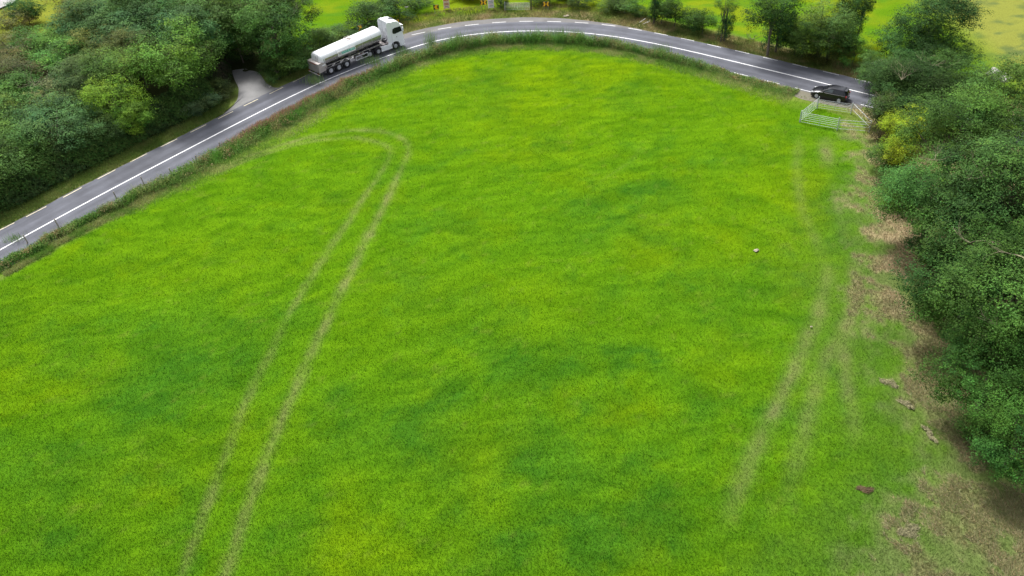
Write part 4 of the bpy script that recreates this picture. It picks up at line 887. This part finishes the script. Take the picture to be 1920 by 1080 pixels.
p = G(764, 13, 1.0); root = thing('place_marker', 'tiny white plate on a stake in the dark hedge right of the cab', 'sign', (p[0], p[1]-1.5, 0), face_rz(p)); MB().box((0, 0, 1.55), (.55, .02, .18)).build('plate', SW, root); MB().tube([(0, .03, -.1), (0, .03, 1.6)], .025, 6).build('post', SG, root)

# ---------------------------------------------------------------- tanker lorry
WPT = mat('lorry_white', (.90, .91, .935), .25, coat=.4); STEEL = mat('stainless', (.55, .53, .50), .26, .9, var=.10, scale=2.); STEELD = mat('dull_stainless', (.50, .46, .44), .5, .35, var=.12, scale=2.)
TYRE = mat('tyre', (.018, .018, .020), .85, bump=.3, scale=30); RIMW = mat('rim_silver', (.60, .61, .64), .4, .3); CHAS = mat('chassis_dark', (.035, .035, .04), .7); GREY = mat('deck_grey', (.22, .20, .20), .6, .3, var=.3, scale=5)
GLASSD = mat('dark_glass', (.012, .014, .018), .06, spec=.6); REDL = mat('red_lamp', (.45, .012, .015), .25, coat=.5); AMB = mat('amber_lamp', (.7, .25, .02), .3); LAMP = mat('clear_lamp', (.8, .82, .85), .15, coat=1.)
TEAL = mat('teal_lettering', (.02, .36, .26), .5); PALET = mat('pale_teal', (.50, .82, .74), .5)
P0 = np.array([-22.15, 102.86]); ang = math.atan2(107.54-102.86, -17.34+22.15); nrm = np.array([-math.sin(ang), math.cos(ang)])
org = P0+nrm*1.22
truck = thing('tanker_lorry', 'white articulated milk tanker with stainless rear cabinet driving round the bend', 'lorry', (org[0], org[1], .015), ang)
def wheel(x, y, r, wd, side, parent, loc0=(0, 0), rz=0., dish=.10, rimm=None, rr=.52):
    """side -1 = right hand side"""
    o = side; rr = r*rr
    mb = MB(); mb.lathe_y([(rr, -wd/2*.8), (r*.86, -wd/2), (r*.97, -wd/2*.86), (r, -wd/2*.6), (r, wd/2*.6), (r*.97, wd/2*.86), (r*.86, wd/2), (rr, wd/2*.8)], n=32)
    c, s = math.cos(rz), math.sin(rz); lx, ly = loc0[0]+x*c-y*s, loc0[1]+x*s+y*c
    w_ = mb.build('wheel', TYRE, parent, smooth=True, loc=(lx, ly, r), rz=rz)
    mb = MB(); d = o*wd/2
    mb.lathe_y([(rr*1.01, d*.82), (rr*.95, d*.95), (rr*.88, d*.8), (rr*.80, d-o*dish), (rr*.45, d-o*dish*1.1), (rr*.40, d-o*.02), (rr*.12, d+o*.01), (0.001, d+o*.01)], n=28)
    mb.build('rim', rimm or RIMW, w_, smooth=True)
    return w_
for k in range(3):
    for sd_ in (-1, 1): wheel(1.3*k, sd_*1.05, .545, .37, sd_, truck)
# tank
def ring(x, zc, hy, hz, n=40, p=2.5):
    r = []
    for k in range(n):
        a = 2*math.pi*k/n; c, s = math.cos(a), math.sin(a)
        r.append((x, hy*math.copysign(abs(c)**(2/p), c), zc+hz*math.copysign(abs(s)**(2/p), s)))
    return r
def tz(x): return 2.18+.022*x, .90+.012*x      # centre height and half height: the tank falls towards the rear
xs = [-1.30, -1.22, -1.05, -.85, 0, 1.5, 3, 4.5, 6, 7.5, 8.7, 8.86, 8.96, 9.0]; sc_ = [.62, .86, .965, 1, 1, 1, 1, 1, 1, 1, 1, .97, .86, .6]
white, band = MB(), MB(); rings = [ring(x, tz(x)[0], 1.21*q, tz(x)[1]*q) for x, q in zip(xs, sc_)]
n = 40
for i_ in range(len(rings)-1):
    for k in range(n):
        kk = (k+1) % n; quad = [rings[i_][k], rings[i_][kk], rings[i_+1][kk], rings[i_+1][k]]
        zr = (quad[0][2]+quad[1][2])/2; mid = (xs[i_]+xs[i_+1])/2
        low = zr < tz(mid)[0]+.16 and -.6 < xs[i_]+.3 and xs[i_+1] < 8.8
        (band if low else white).add(quad, [(0, 1, 2, 3)])
for r_ in (rings[0], rings[-1]): white.add(r_, [tuple(range(n))])
white.build('tank', WPT, truck, smooth=True); band.build('side_cladding', STEEL, truck, smooth=True)
for x_ in (-.75, 8.72): MB().loft([ring(x_, tz(x_)[0], 1.225, tz(x_)[1]+.015), ring(x_+.09, tz(x_)[0], 1.225, tz(x_)[1]+.015)], cap=False).build('tank_band', WPT, truck, smooth=True)
for x_ in (1.3, 3.4, 5.5, 7.1): MB().loft([ring(x_, tz(x_)[0], 1.214, tz(x_)[1]+.004), ring(x_+.035, tz(x_)[0], 1.214, tz(x_)[1]+.004)], cap=False).build('tank_seam', mat('seam_grey', (.5, .5, .5), .5), truck, smooth=True)
mb = MB()
for yy_ in (-.62, -.28): mb.tube([(-1.45, yy_, 1.95), (-1.36, yy_, 2.6), (-1.12, yy_, 3.05)], .02, 6)
for zz_ in (2.1, 2.35, 2.6, 2.85): mb.tube([(-1.42+(zz_-2.1)*.3, -.62, zz_), (-1.42+(zz_-2.1)*.3, -.28, zz_)], .016, 6)
mb.build('ladder', STEEL, truck)
# manhole platform
mb = MB(); mb.lathe_y([(.001, 0), (.26, 0), (.28, -.03), (.28, -.14)], n=20)
mh = mb.build('manhole', STEELD, truck); mh.rotation_euler = (R(90), 0, 0); mh.location = (4.3, 0, tz(4.3)[0]+tz(4.3)[1]+.14)
mb = MB(); zt = tz(4.3)[0]+tz(4.3)[1]-.02
mb.box((4.3, 0, zt+.03), (1.1, .9, .03))
for a_, b2 in (((3.8, -.45), (4.8, -.45)), ((3.8, .45), (4.8, .45))): mb.tube([(a_[0], a_[1], zt), (a_[0], a_[1], zt+.16), (b2[0], b2[1], zt+.16), (b2[0], b2[1], zt)], .02, 6)
mb.build('walkway', STEELD, truck)
for x_ in (1.2, 6.8):
    MB().box((x_, 0, tz(x_)[0]+tz(x_)[1]+.02), (.12, .12, .07)).build('vent', STEELD, truck, bevel=.02)
# rear cabinet, slanted lid
prof = [(-1.78, .72), (-.72, .82), (-.52, 1.35), (-.62, 1.72), (-1.10, 2.02), (-1.82, 1.98)]
MB().prism(prof, -1.2, 1.2).build('rear_cabinet', STEELD, truck, bevel=.03)
MB().box((-1.825, 0, 1.28), (.02, 2.0, .98), ry=R(2)).build('cabinet_door', STEELD, truck, bevel=.006)
MB().box((-1.85, 0, 1.86), (.05, 1.5, .10)).build('light_bar', mat('brown_red', (.25, .08, .05), .5), truck, bevel=.01)
MB().box((-.95, -1.206, 1.62), (.5, .012, .16)).build('badge', WPT, truck)
MB().box((-1.86, 0, .50), (.08, 2.36, .11)).build('rear_bumper', mat('bumper_pale', (.72, .66, .64), .4), truck, bevel=.015)
MB().box((-1.6, .7, .68), (.5, .08, .3)).box((-1.6, -.7, .68), (.5, .08, .3)).build('bumper_bracket', CHAS, truck)
for s_ in (-1, 1): MB().box((-1.90, s_*1.02, .66), (.05, .24, .13)).build('tail_lamp', REDL, truck, bevel=.01)
MB().box((-1.39, 0, tz(-1.3)[0]+.25), (.012, .7, .34)).build('rear_window', mat('pale_glass', (.45, .55, .58), .15), truck, bevel=.004) if False else None
# chassis
mb = MB()
for s_ in (-.45, .45): mb.box((3.6, s_, 1.08), (9.6, .10, .26))
for x_ in (-.8, .65, 1.95, 3.3, 5.2, 7.2): mb.box((x_, 0, 1.08), (.12, 1.6, .12))
mb.box((7.6, 0, 1.22), (2.4, 1.1, .10)); mb.build('chassis', CHAS, truck)
for s_ in (-1, 1):
    mb = MB(); mb.box((4.1, s_*1.23, 1.37), (9.5, .05, .07)); mb.box((1.2, s_*1.23, 1.06), (3.9, .04, .06))
    for x_ in (-.72, .55, 1.85, 3.15): mb.box((x_, s_*1.23, 1.21), (.16, .04, .28))
    mb.build('side_rail', STEEL, truck, bevel=.008)
    mb = MB()
    mb.box((5.15, s_*1.21, .98), (2.1, .05, .09)); mb.box((5.15, s_*1.21, .48), (2.1, .05, .09)); mb.box((4.14, s_*1.21, .73), (.09, .05, .42)); mb.box((6.16, s_*1.21, .73), (.09, .05, .42))
    mb.build('side_guard', mat('guard_white', (.7, .69, .72), .4), truck, bevel=.01)
    for k in range(3):
        mb = MB(); pr = []
        for q in range(11):
            a = math.pi*(.08+.84*q/10); pr.append((1.3*k+.63*math.cos(a), .52+.60*math.sin(a)))
        pr2 = [(x_-(x_-1.3*k)*.05, z_-(z_-.52)*.05) for x_, z_ in reversed(pr)]
        mb.prism(pr+pr2, s_*1.22, s_*.84).build('mudguard', CHAS, truck)
    MB().tube([(6.45, s_*.62, .35), (6.45, s_*.62, 1.3)], .07, 8).box((6.45, s_*.62, .32), (.3, .24, .06)).build('landing_leg', GREY, truck)
MB().box((4.6, -.85, .80), (.8, .5, .42)).build('equipment_box', GREY, truck, bevel=.02)
mb = MB(); mb.tube([(5.4, -1.0, 1.05), (5.4, -1.0, 1.25), (6.0, -1.0, 1.28)], .07, 8); mb.box((5.5, -.95, .95), (.35, .3, .3)); mb.build('pump', STEELD, truck, bevel=.02)
MB().tube([(5.05, -1.05, .85), (5.15, -1.08, 1.1), (5.3, -1.05, .9)], .05, 8).build('hose_coupling', mat('coupling_red', (.3, .03, .03), .4), truck)
for x_ in (7.0, 7.45, 7.9): MB().tube([(x_-.18, -.95, 1.18), (x_+.18, -.95, 1.18)], .11, 10).build('air_tank', GREY, truck, smooth=True)
mb = MB()
for x_ in (3.5, 6.6): mb.box((x_, 0, 1.14), (.1, 2.3, .3))
mb.build('cross_frame', STEELD, truck)
# name panel on the side
zc = tz(3.2)[0]+.02
panel = MB().box((2.85, -1.262, zc), (2.9, .012, .62)).build('name_panel', SW, truck)
MB().box((3.10, -1.270, zc+.0), (2.1, .006, .36)).build('panel_tint', PALET, panel)
def lettering(body, size, loc, rot, m, parent, ext=.002):
    cu = bpy.data.curves.new('lettering', 'FONT'); cu.body = body; cu.size = size; cu.extrude = ext; cu.align_x = 'CENTER'; cu.align_y = 'CENTER'; cu.offset = .006
    o_ = bpy.data.objects.new('tmp', cu); col.objects.link(o_); bpy.context.view_layer.update()
    me = bpy.data.meshes.new_from_object(o_.evaluated_get(bpy.context.evaluated_depsgraph_get())); bpy.data.objects.remove(o_)
    me.materials.clear(); o = link('lettering', me, parent, m); o.location = loc; o.rotation_euler = rot; return o
lettering('ENNEALLA', .46, (3.10, -1.277, zc), (R(90), 0, 0), TEAL, panel)
lettering('N', .42, (1.75, -1.272, zc), (R(90), 0, 0), LG, panel)

# tractor unit: own origin midway between the drive axles
TA = R(-8.0); tk = (7.42, 0.0)
def tb(mb, name, m, bevel=0., smooth=False, parent=None):
    o = mb.build(name, m, parent or truck, bevel=bevel, smooth=smooth)
    if parent is None: o.location = (tk[0], tk[1], 0); o.rotation_euler = (0, 0, TA)
    return o
XS = 3.40
for x_ in (-.67, .67):
    for s_ in (-1, 1): wheel(x_, s_*.93, .53, .58, s_, truck, tk, TA, dish=.16)
for s_ in (-1, 1): wheel(XS, s_*1.05, .52, .32, s_, truck, tk, TA, dish=-.02, rr=.52)
mb = MB()
for s_ in (-.42, .42): mb.box((1.6, s_, .92), (5.6, .09, .28))
mb.box((0, 0, 1.02), (1.4, 1.0, .10)); mb.lathe_y([(.001, 0), (.5, 0), (.5, -.08)]) if False else None
tb(mb, 'tractor_chassis', CHAS)
mb = MB()
for k in range(7): mb.box((1.05+.24*k, 0, 1.10), (.20, 1.9, .03))
tb(mb, 'deck_plate', GREY)
mb = MB(); mb.tube([(2.1, -.25, 1.1), (2.1, -.25, 1.6), (1.6, 0, 1.7), (1.1, .1, 1.2)], .03, 6); mb.tube([(2.1, .2, 1.1), (2.15, .2, 1.7), (1.6, .1, 1.5), (1.1, -.1, 1.2)], .03, 6); mb.box((2.15, -.05, 1.35), (.2, 1.2, .35)); tb(mb, 'air_lines', CHAS)
# cab body with soft corners
prof = [(-1.0, .98), (-1.0, 3.80), (-.85, 3.95), (.05, 4.02), (.55, 3.92), (.95, 3.62), (1.25, 3.15), (1.32, 2.98), (1.40, 2.55), (1.50, 1.95), (1.55, 1.3), (1.56, .75), (1.52, .38), (.72, .38)]
for q in range(9): a = R(8)+R(164)*q/8; prof.append((.64*math.cos(a), .52+.64*math.sin(a)))
prof.append((-.64, .60)); prof.append((-.75, .62)); prof.append((-.98, .66))
def soft(prof, ys, cx=XS):
    rg = []
    for y_ in ys:
        k = max(0, (abs(y_)-.85)/.39); rg.append([])
        for x_, z_ in prof:
            xx = x_-(.16*k*k if x_ > 1.0 else 0); zz_ = z_-(.10*k*k if z_ > 3.2 else 0); yy = y_*(1-.05*max(0, (z_-2.6)/1.4))
            rg[-1].append((cx+xx, yy, zz_))
    return rg
body = soft(prof, [-1.24, -1.15, -.95, 0, .95, 1.15, 1.24])
# the shell stops at the rear wall; side deflectors continue behind it
pf_cab = [p_ if p_[0] > -.6 else (-.40, p_[1]) for p_ in prof]
cab = tb(MB().loft(soft(pf_cab, [-1.24, -1.15, -.95, 0, .95, 1.15, 1.24])), 'cab', WPT, smooth=True)
for s_ in (-1, 1):
    tb(MB().loft([[(XS-.42, s_*1.19*k2, .95), (XS-1.05, s_*1.17*k2, .95), (XS-1.05, s_*1.13*k2, 3.75), (XS-.92, s_*1.10*k2, 3.93), (XS-.42, s_*1.12*k2, 3.97)] for k2 in (1., .962)]), 'side_deflector', WPT, bevel=.015)
tb(MB().loft([[(XS-.42, s_*1.09, 3.99), (XS-.80, s_*1.08, 3.97), (XS-.82, s_*1.08, 3.91), (XS-.42, s_*1.09, 3.93)] for s_ in (-1, 1)]), 'roof_deflector', WPT, bevel=.01)
# glass, doors and trim (parts of the cab)
for s_ in (-1, 1):
    y_ = s_*1.246
    gl = [(-.22, 2.30), (-.28, 2.55), (-.20, 2.92), (.10, 3.02), (1.08, 3.04), (1.20, 2.36), (.1, 2.22)]
    tb(MB().loft([[(XS+x_, s_*1.236*(1-.05*max(0, (z_-2.6)/1.4)), z_) for x_, z_ in gl], [(XS+x_, s_*1.252*(1-.05*max(0, (z_-2.6)/1.4)), z_) for x_, z_ in gl]]), 'side_window', GLASSD)
    tb(MB().box((XS+.30, s_*1.247, 1.75), (.14, .02, .07)), 'door_handle', SK)
    tb(MB().box((XS+1.30, s_*1.36, 2.60), (.16, .22, .62)), 'mirror', WPT, bevel=.04)
    tb(MB().tube([(XS+1.2, s_*1.22, 2.9), (XS+1.3, s_*1.34, 2.9)], .025, 6), 'mirror_arm', SK)
    tb(MB().box((1.98, s_*1.20, .68), (1.75, .05, .70)), 'side_skirt', WPT, bevel=.02)
    tb(MB().box((XS+1.30, s_*1.10, .80), (.36, .26, .20)), 'headlight', LAMP, bevel=.04)
    tb(MB().box((XS+1.16, s_*1.17, .40), (.70, .12, .26)), 'bumper_corner', WPT, bevel=.04)
    pr = []
    for q in range(11): a = R(10)+R(160)*q/10; pr.append((XS+.70*math.cos(a), .52+.67*math.sin(a)))
    pr2 = [(XS+(x_-XS)*.93, .52+(z_-.52)*.93) for x_, z_ in reversed(pr)]
    tb(MB().prism(pr+pr2, s_*1.255, s_*.9), 'wheel_arch', CHAS)
    for x0 in (-.67, .67):
        pr = []
        for q in range(11): a = R(15)+R(150)*q/10; pr.append((x0+.60*math.cos(a), .50+.62*math.sin(a)))
        pr2 = [(x0+(x_-x0)*.94, .5+(z_-.5)*.94) for x_, z_ in reversed(pr)]
        tb(MB().prism(pr+pr2, s_*1.24, s_*.62), 'mudguard', CHAS)
ws = MB()
for y0, y1 in ((-1.06, -.5), (-.5, 0), (0, .5), (.5, 1.06)):
    o0, o1 = (.16 if abs(y0) > 1 else 0), (.16 if abs(y1) > 1 else 0)
    ws.add([(XS+1.515-o0*.6, y0, 1.95), (XS+1.515-o1*.6, y1, 1.95), (XS+1.345-o1*.6, y1*.97, 2.95), (XS+1.345-o0*.6, y0*.97, 2.95)], [(0, 1, 2, 3)])
tb(ws, 'windscreen', GLASSD)
tb(MB().box((XS+1.50, 0, 3.02), (.30, 2.1, .05), ry=R(12)), 'sun_visor', WPT, bevel=.02)
tb(MB().box((XS+1.575, 0, 1.15), (.03, 1.5, 1.0)), 'grille', SK, bevel=.02)
tb(MB().box((XS+.25, -.1, 4.015), (.55, .62, .05)), 'roof_hatch', GLASSD, bevel=.015)
tb(MB().box((XS-.25, -.55, 4.02), (.30, .14, .07)).box((XS-.25, .55, 4.02), (.30, .14, .07)), 'horn', WPT, bevel=.02)
tb(MB().box((XS-.41, 0, 2.5), (.02, .9, .5)).box((XS-.41, .3, 3.2), (.02, .8, .05)), 'rear_panel', mat('panel_grey', (.62, .64, .66), .4), bevel=.005)
tb(MB().lathe_y([(.001, -.01), (.07, -.01), (.07, .02)], c=(XS-.44, -.45, 2.9), n=12), 'work_lamp', LG)

# ---------------------------------------------------------------- black hatchback
CARB = mat('car_black', (.008, .008, .012), .30, coat=.35, spec=.4); CGL = mat('car_glass', (.05, .065, .07), .05, spec=.9); ALLOY = mat('alloy', (.55, .56, .60), .35, .5)
fw_, rw_ = np.array([37.12, 89.16]), np.array([39.30, 87.61]); d = fw_-rw_; ca = math.atan2(d[1], d[0]); wb = 2.62
nr = np.array([-math.sin(ca), math.cos(ca)])        # left of the car = towards the camera
corg = rw_-nr*.78
car = thing('parked_car', 'black three door hatchback parked on the roadside by the cattle gates', 'car', (corg[0], corg[1], .012), ca)
lower = [(-.74, .30), (-.80, .55), (-.76, .80), (-.70, .97), (-.2, 1.0), (.8, .98), (1.9, .97), (2.30, .96), (2.75, .88), (3.15, .76), (3.36, .62), (3.42, .42), (3.36, .22), (3.05, .20)]
for q in range(9): a = math.pi*q/8; lower.append((wb+.36*math.cos(a), .28+.36*math.sin(a)))
lower += [(2.24, .17), (.38, .17)]
for q in range(9): a = math.pi*q/8; lower.append((.36*math.cos(a), .30+.36*math.sin(a)))
def csoft(prof, ys, W=.88):
    rg = []
    for y_ in ys:
        k = max(0, (abs(y_)-.55)/.33); row = []
        for x_, z_ in prof:
            xx = x_; 
            if x_ > 2.6 and z_ > .2: xx -= .20*k*k*(x_-2.6)/.8*1.2
            if x_ < -.5: xx += .12*k*k
            zz_ = z_-(.09*k*k if z_ > .7 else 0)
            row.append((xx, y_, zz_))
        rg.append(row)
    return rg
b0 = MB().loft(csoft(lower, [-.88, -.86, -.74, -.55, 0, .55, .74, .86, .88])).build('body', CARB, car, smooth=True)
def cab_ring(z, x0, x1, hy, ins=.12):
    return [(x0, -hy+ins, z), (x0+ins*.5, -hy, z), (x1-ins*1.5, -hy, z), (x1, -hy+ins*1.8, z), (x1, hy-ins*1.8, z), (x1-ins*1.5, hy, z), (x0+ins*.5, hy, z), (x0, hy-ins, z)]
MB().loft([cab_ring(.93, -.70, 2.32, .81), cab_ring(1.15, -.62, 1.96, .745), cab_ring(1.38, -.42, 1.50, .645), cab_ring(1.46, -.25, 1.22, .58), cab_ring(1.485, 0, 1.0, .45)]).build('roof', CARB, car, smooth=True)
def quadp(pts, name, m, parent, th=.008):
    v = [Vector(p_) for p_ in pts]; nn_ = (v[1]-v[0]).cross(v[2]-v[0]).normalized()
    c_ = sum(v, Vector())/len(v)
    if nn_.dot(c_-Vector((.8, 0, 1.0))) < 0: nn_ = -nn_
    MB().loft([[tuple(q-nn_*.02) for q in v], [tuple(q+nn_*th) for q in v]]).build(name, m, parent)
for s_ in (-1, 1):
    yb, yt = s_*.800, s_*.652
    quadp([(.92, yb, 1.0), (1.86, s_*.79, 1.0), (1.38, yt, 1.36), (.86, yt, 1.37)], 'side_window', CGL, car)
    quadp([(-.32, s_*.795, 1.02), (.82, yb, 1.0), (.78, yt, 1.37), (-.18, yt, 1.35)], 'side_window', GLASSD, car)
    for x_ in (0, wb): wheel(x_, s_*.77, .31, .21, s_, car, dish=.03, rimm=ALLOY, rr=.70)
    MB().box((1.88, s_*.93, 1.0), (.14, .18, .12)).build('door_mirror', CARB, car, bevel=.03)
    MB().box((-.70, s_*.70, .82), (.12, .26, .20)).build('tail_light', REDL, car, bevel=.03)
    MB().box((3.20, s_*.66, .64), (.28, .22, .12), ry=R(18)).build('headlight', LAMP, car, bevel=.03)
    MB().box((.72, s_*.885, .80), (.18, .02, .03)).build('door_handle', CARB, car)
quadp([(2.24, -.62, 1.0), (2.24, .62, 1.0), (1.56, .50, 1.37), (1.56, -.50, 1.37)], 'windscreen', GLASSD, car)
quadp([(-.685, -.60, 1.0), (-.685, .60, 1.0), (-.45, .50, 1.36), (-.45, -.50, 1.36)], 'rear_window', GLASSD, car)
MB().box((-.50, 0, 1.43), (.30, 1.05, .035)).build('spoiler', CARB, car, bevel=.015)
MB().box((-.80, 0, .70), (.02, .50, .11)).build('number_plate', SW, car)
MB().box((-.76, 0, .36), (.14, 1.3, .18)).build('rear_bumper', CARB, car, bevel=.04)
MB().box((3.40, 0, .45), (.04, .8, .14)).build('grille', SK, car)
MB().box((1.35, 0, .22), (4.0, 1.3, .12)).build('underbody', CHAS, car)
print('objects', len(bpy.data.objects))
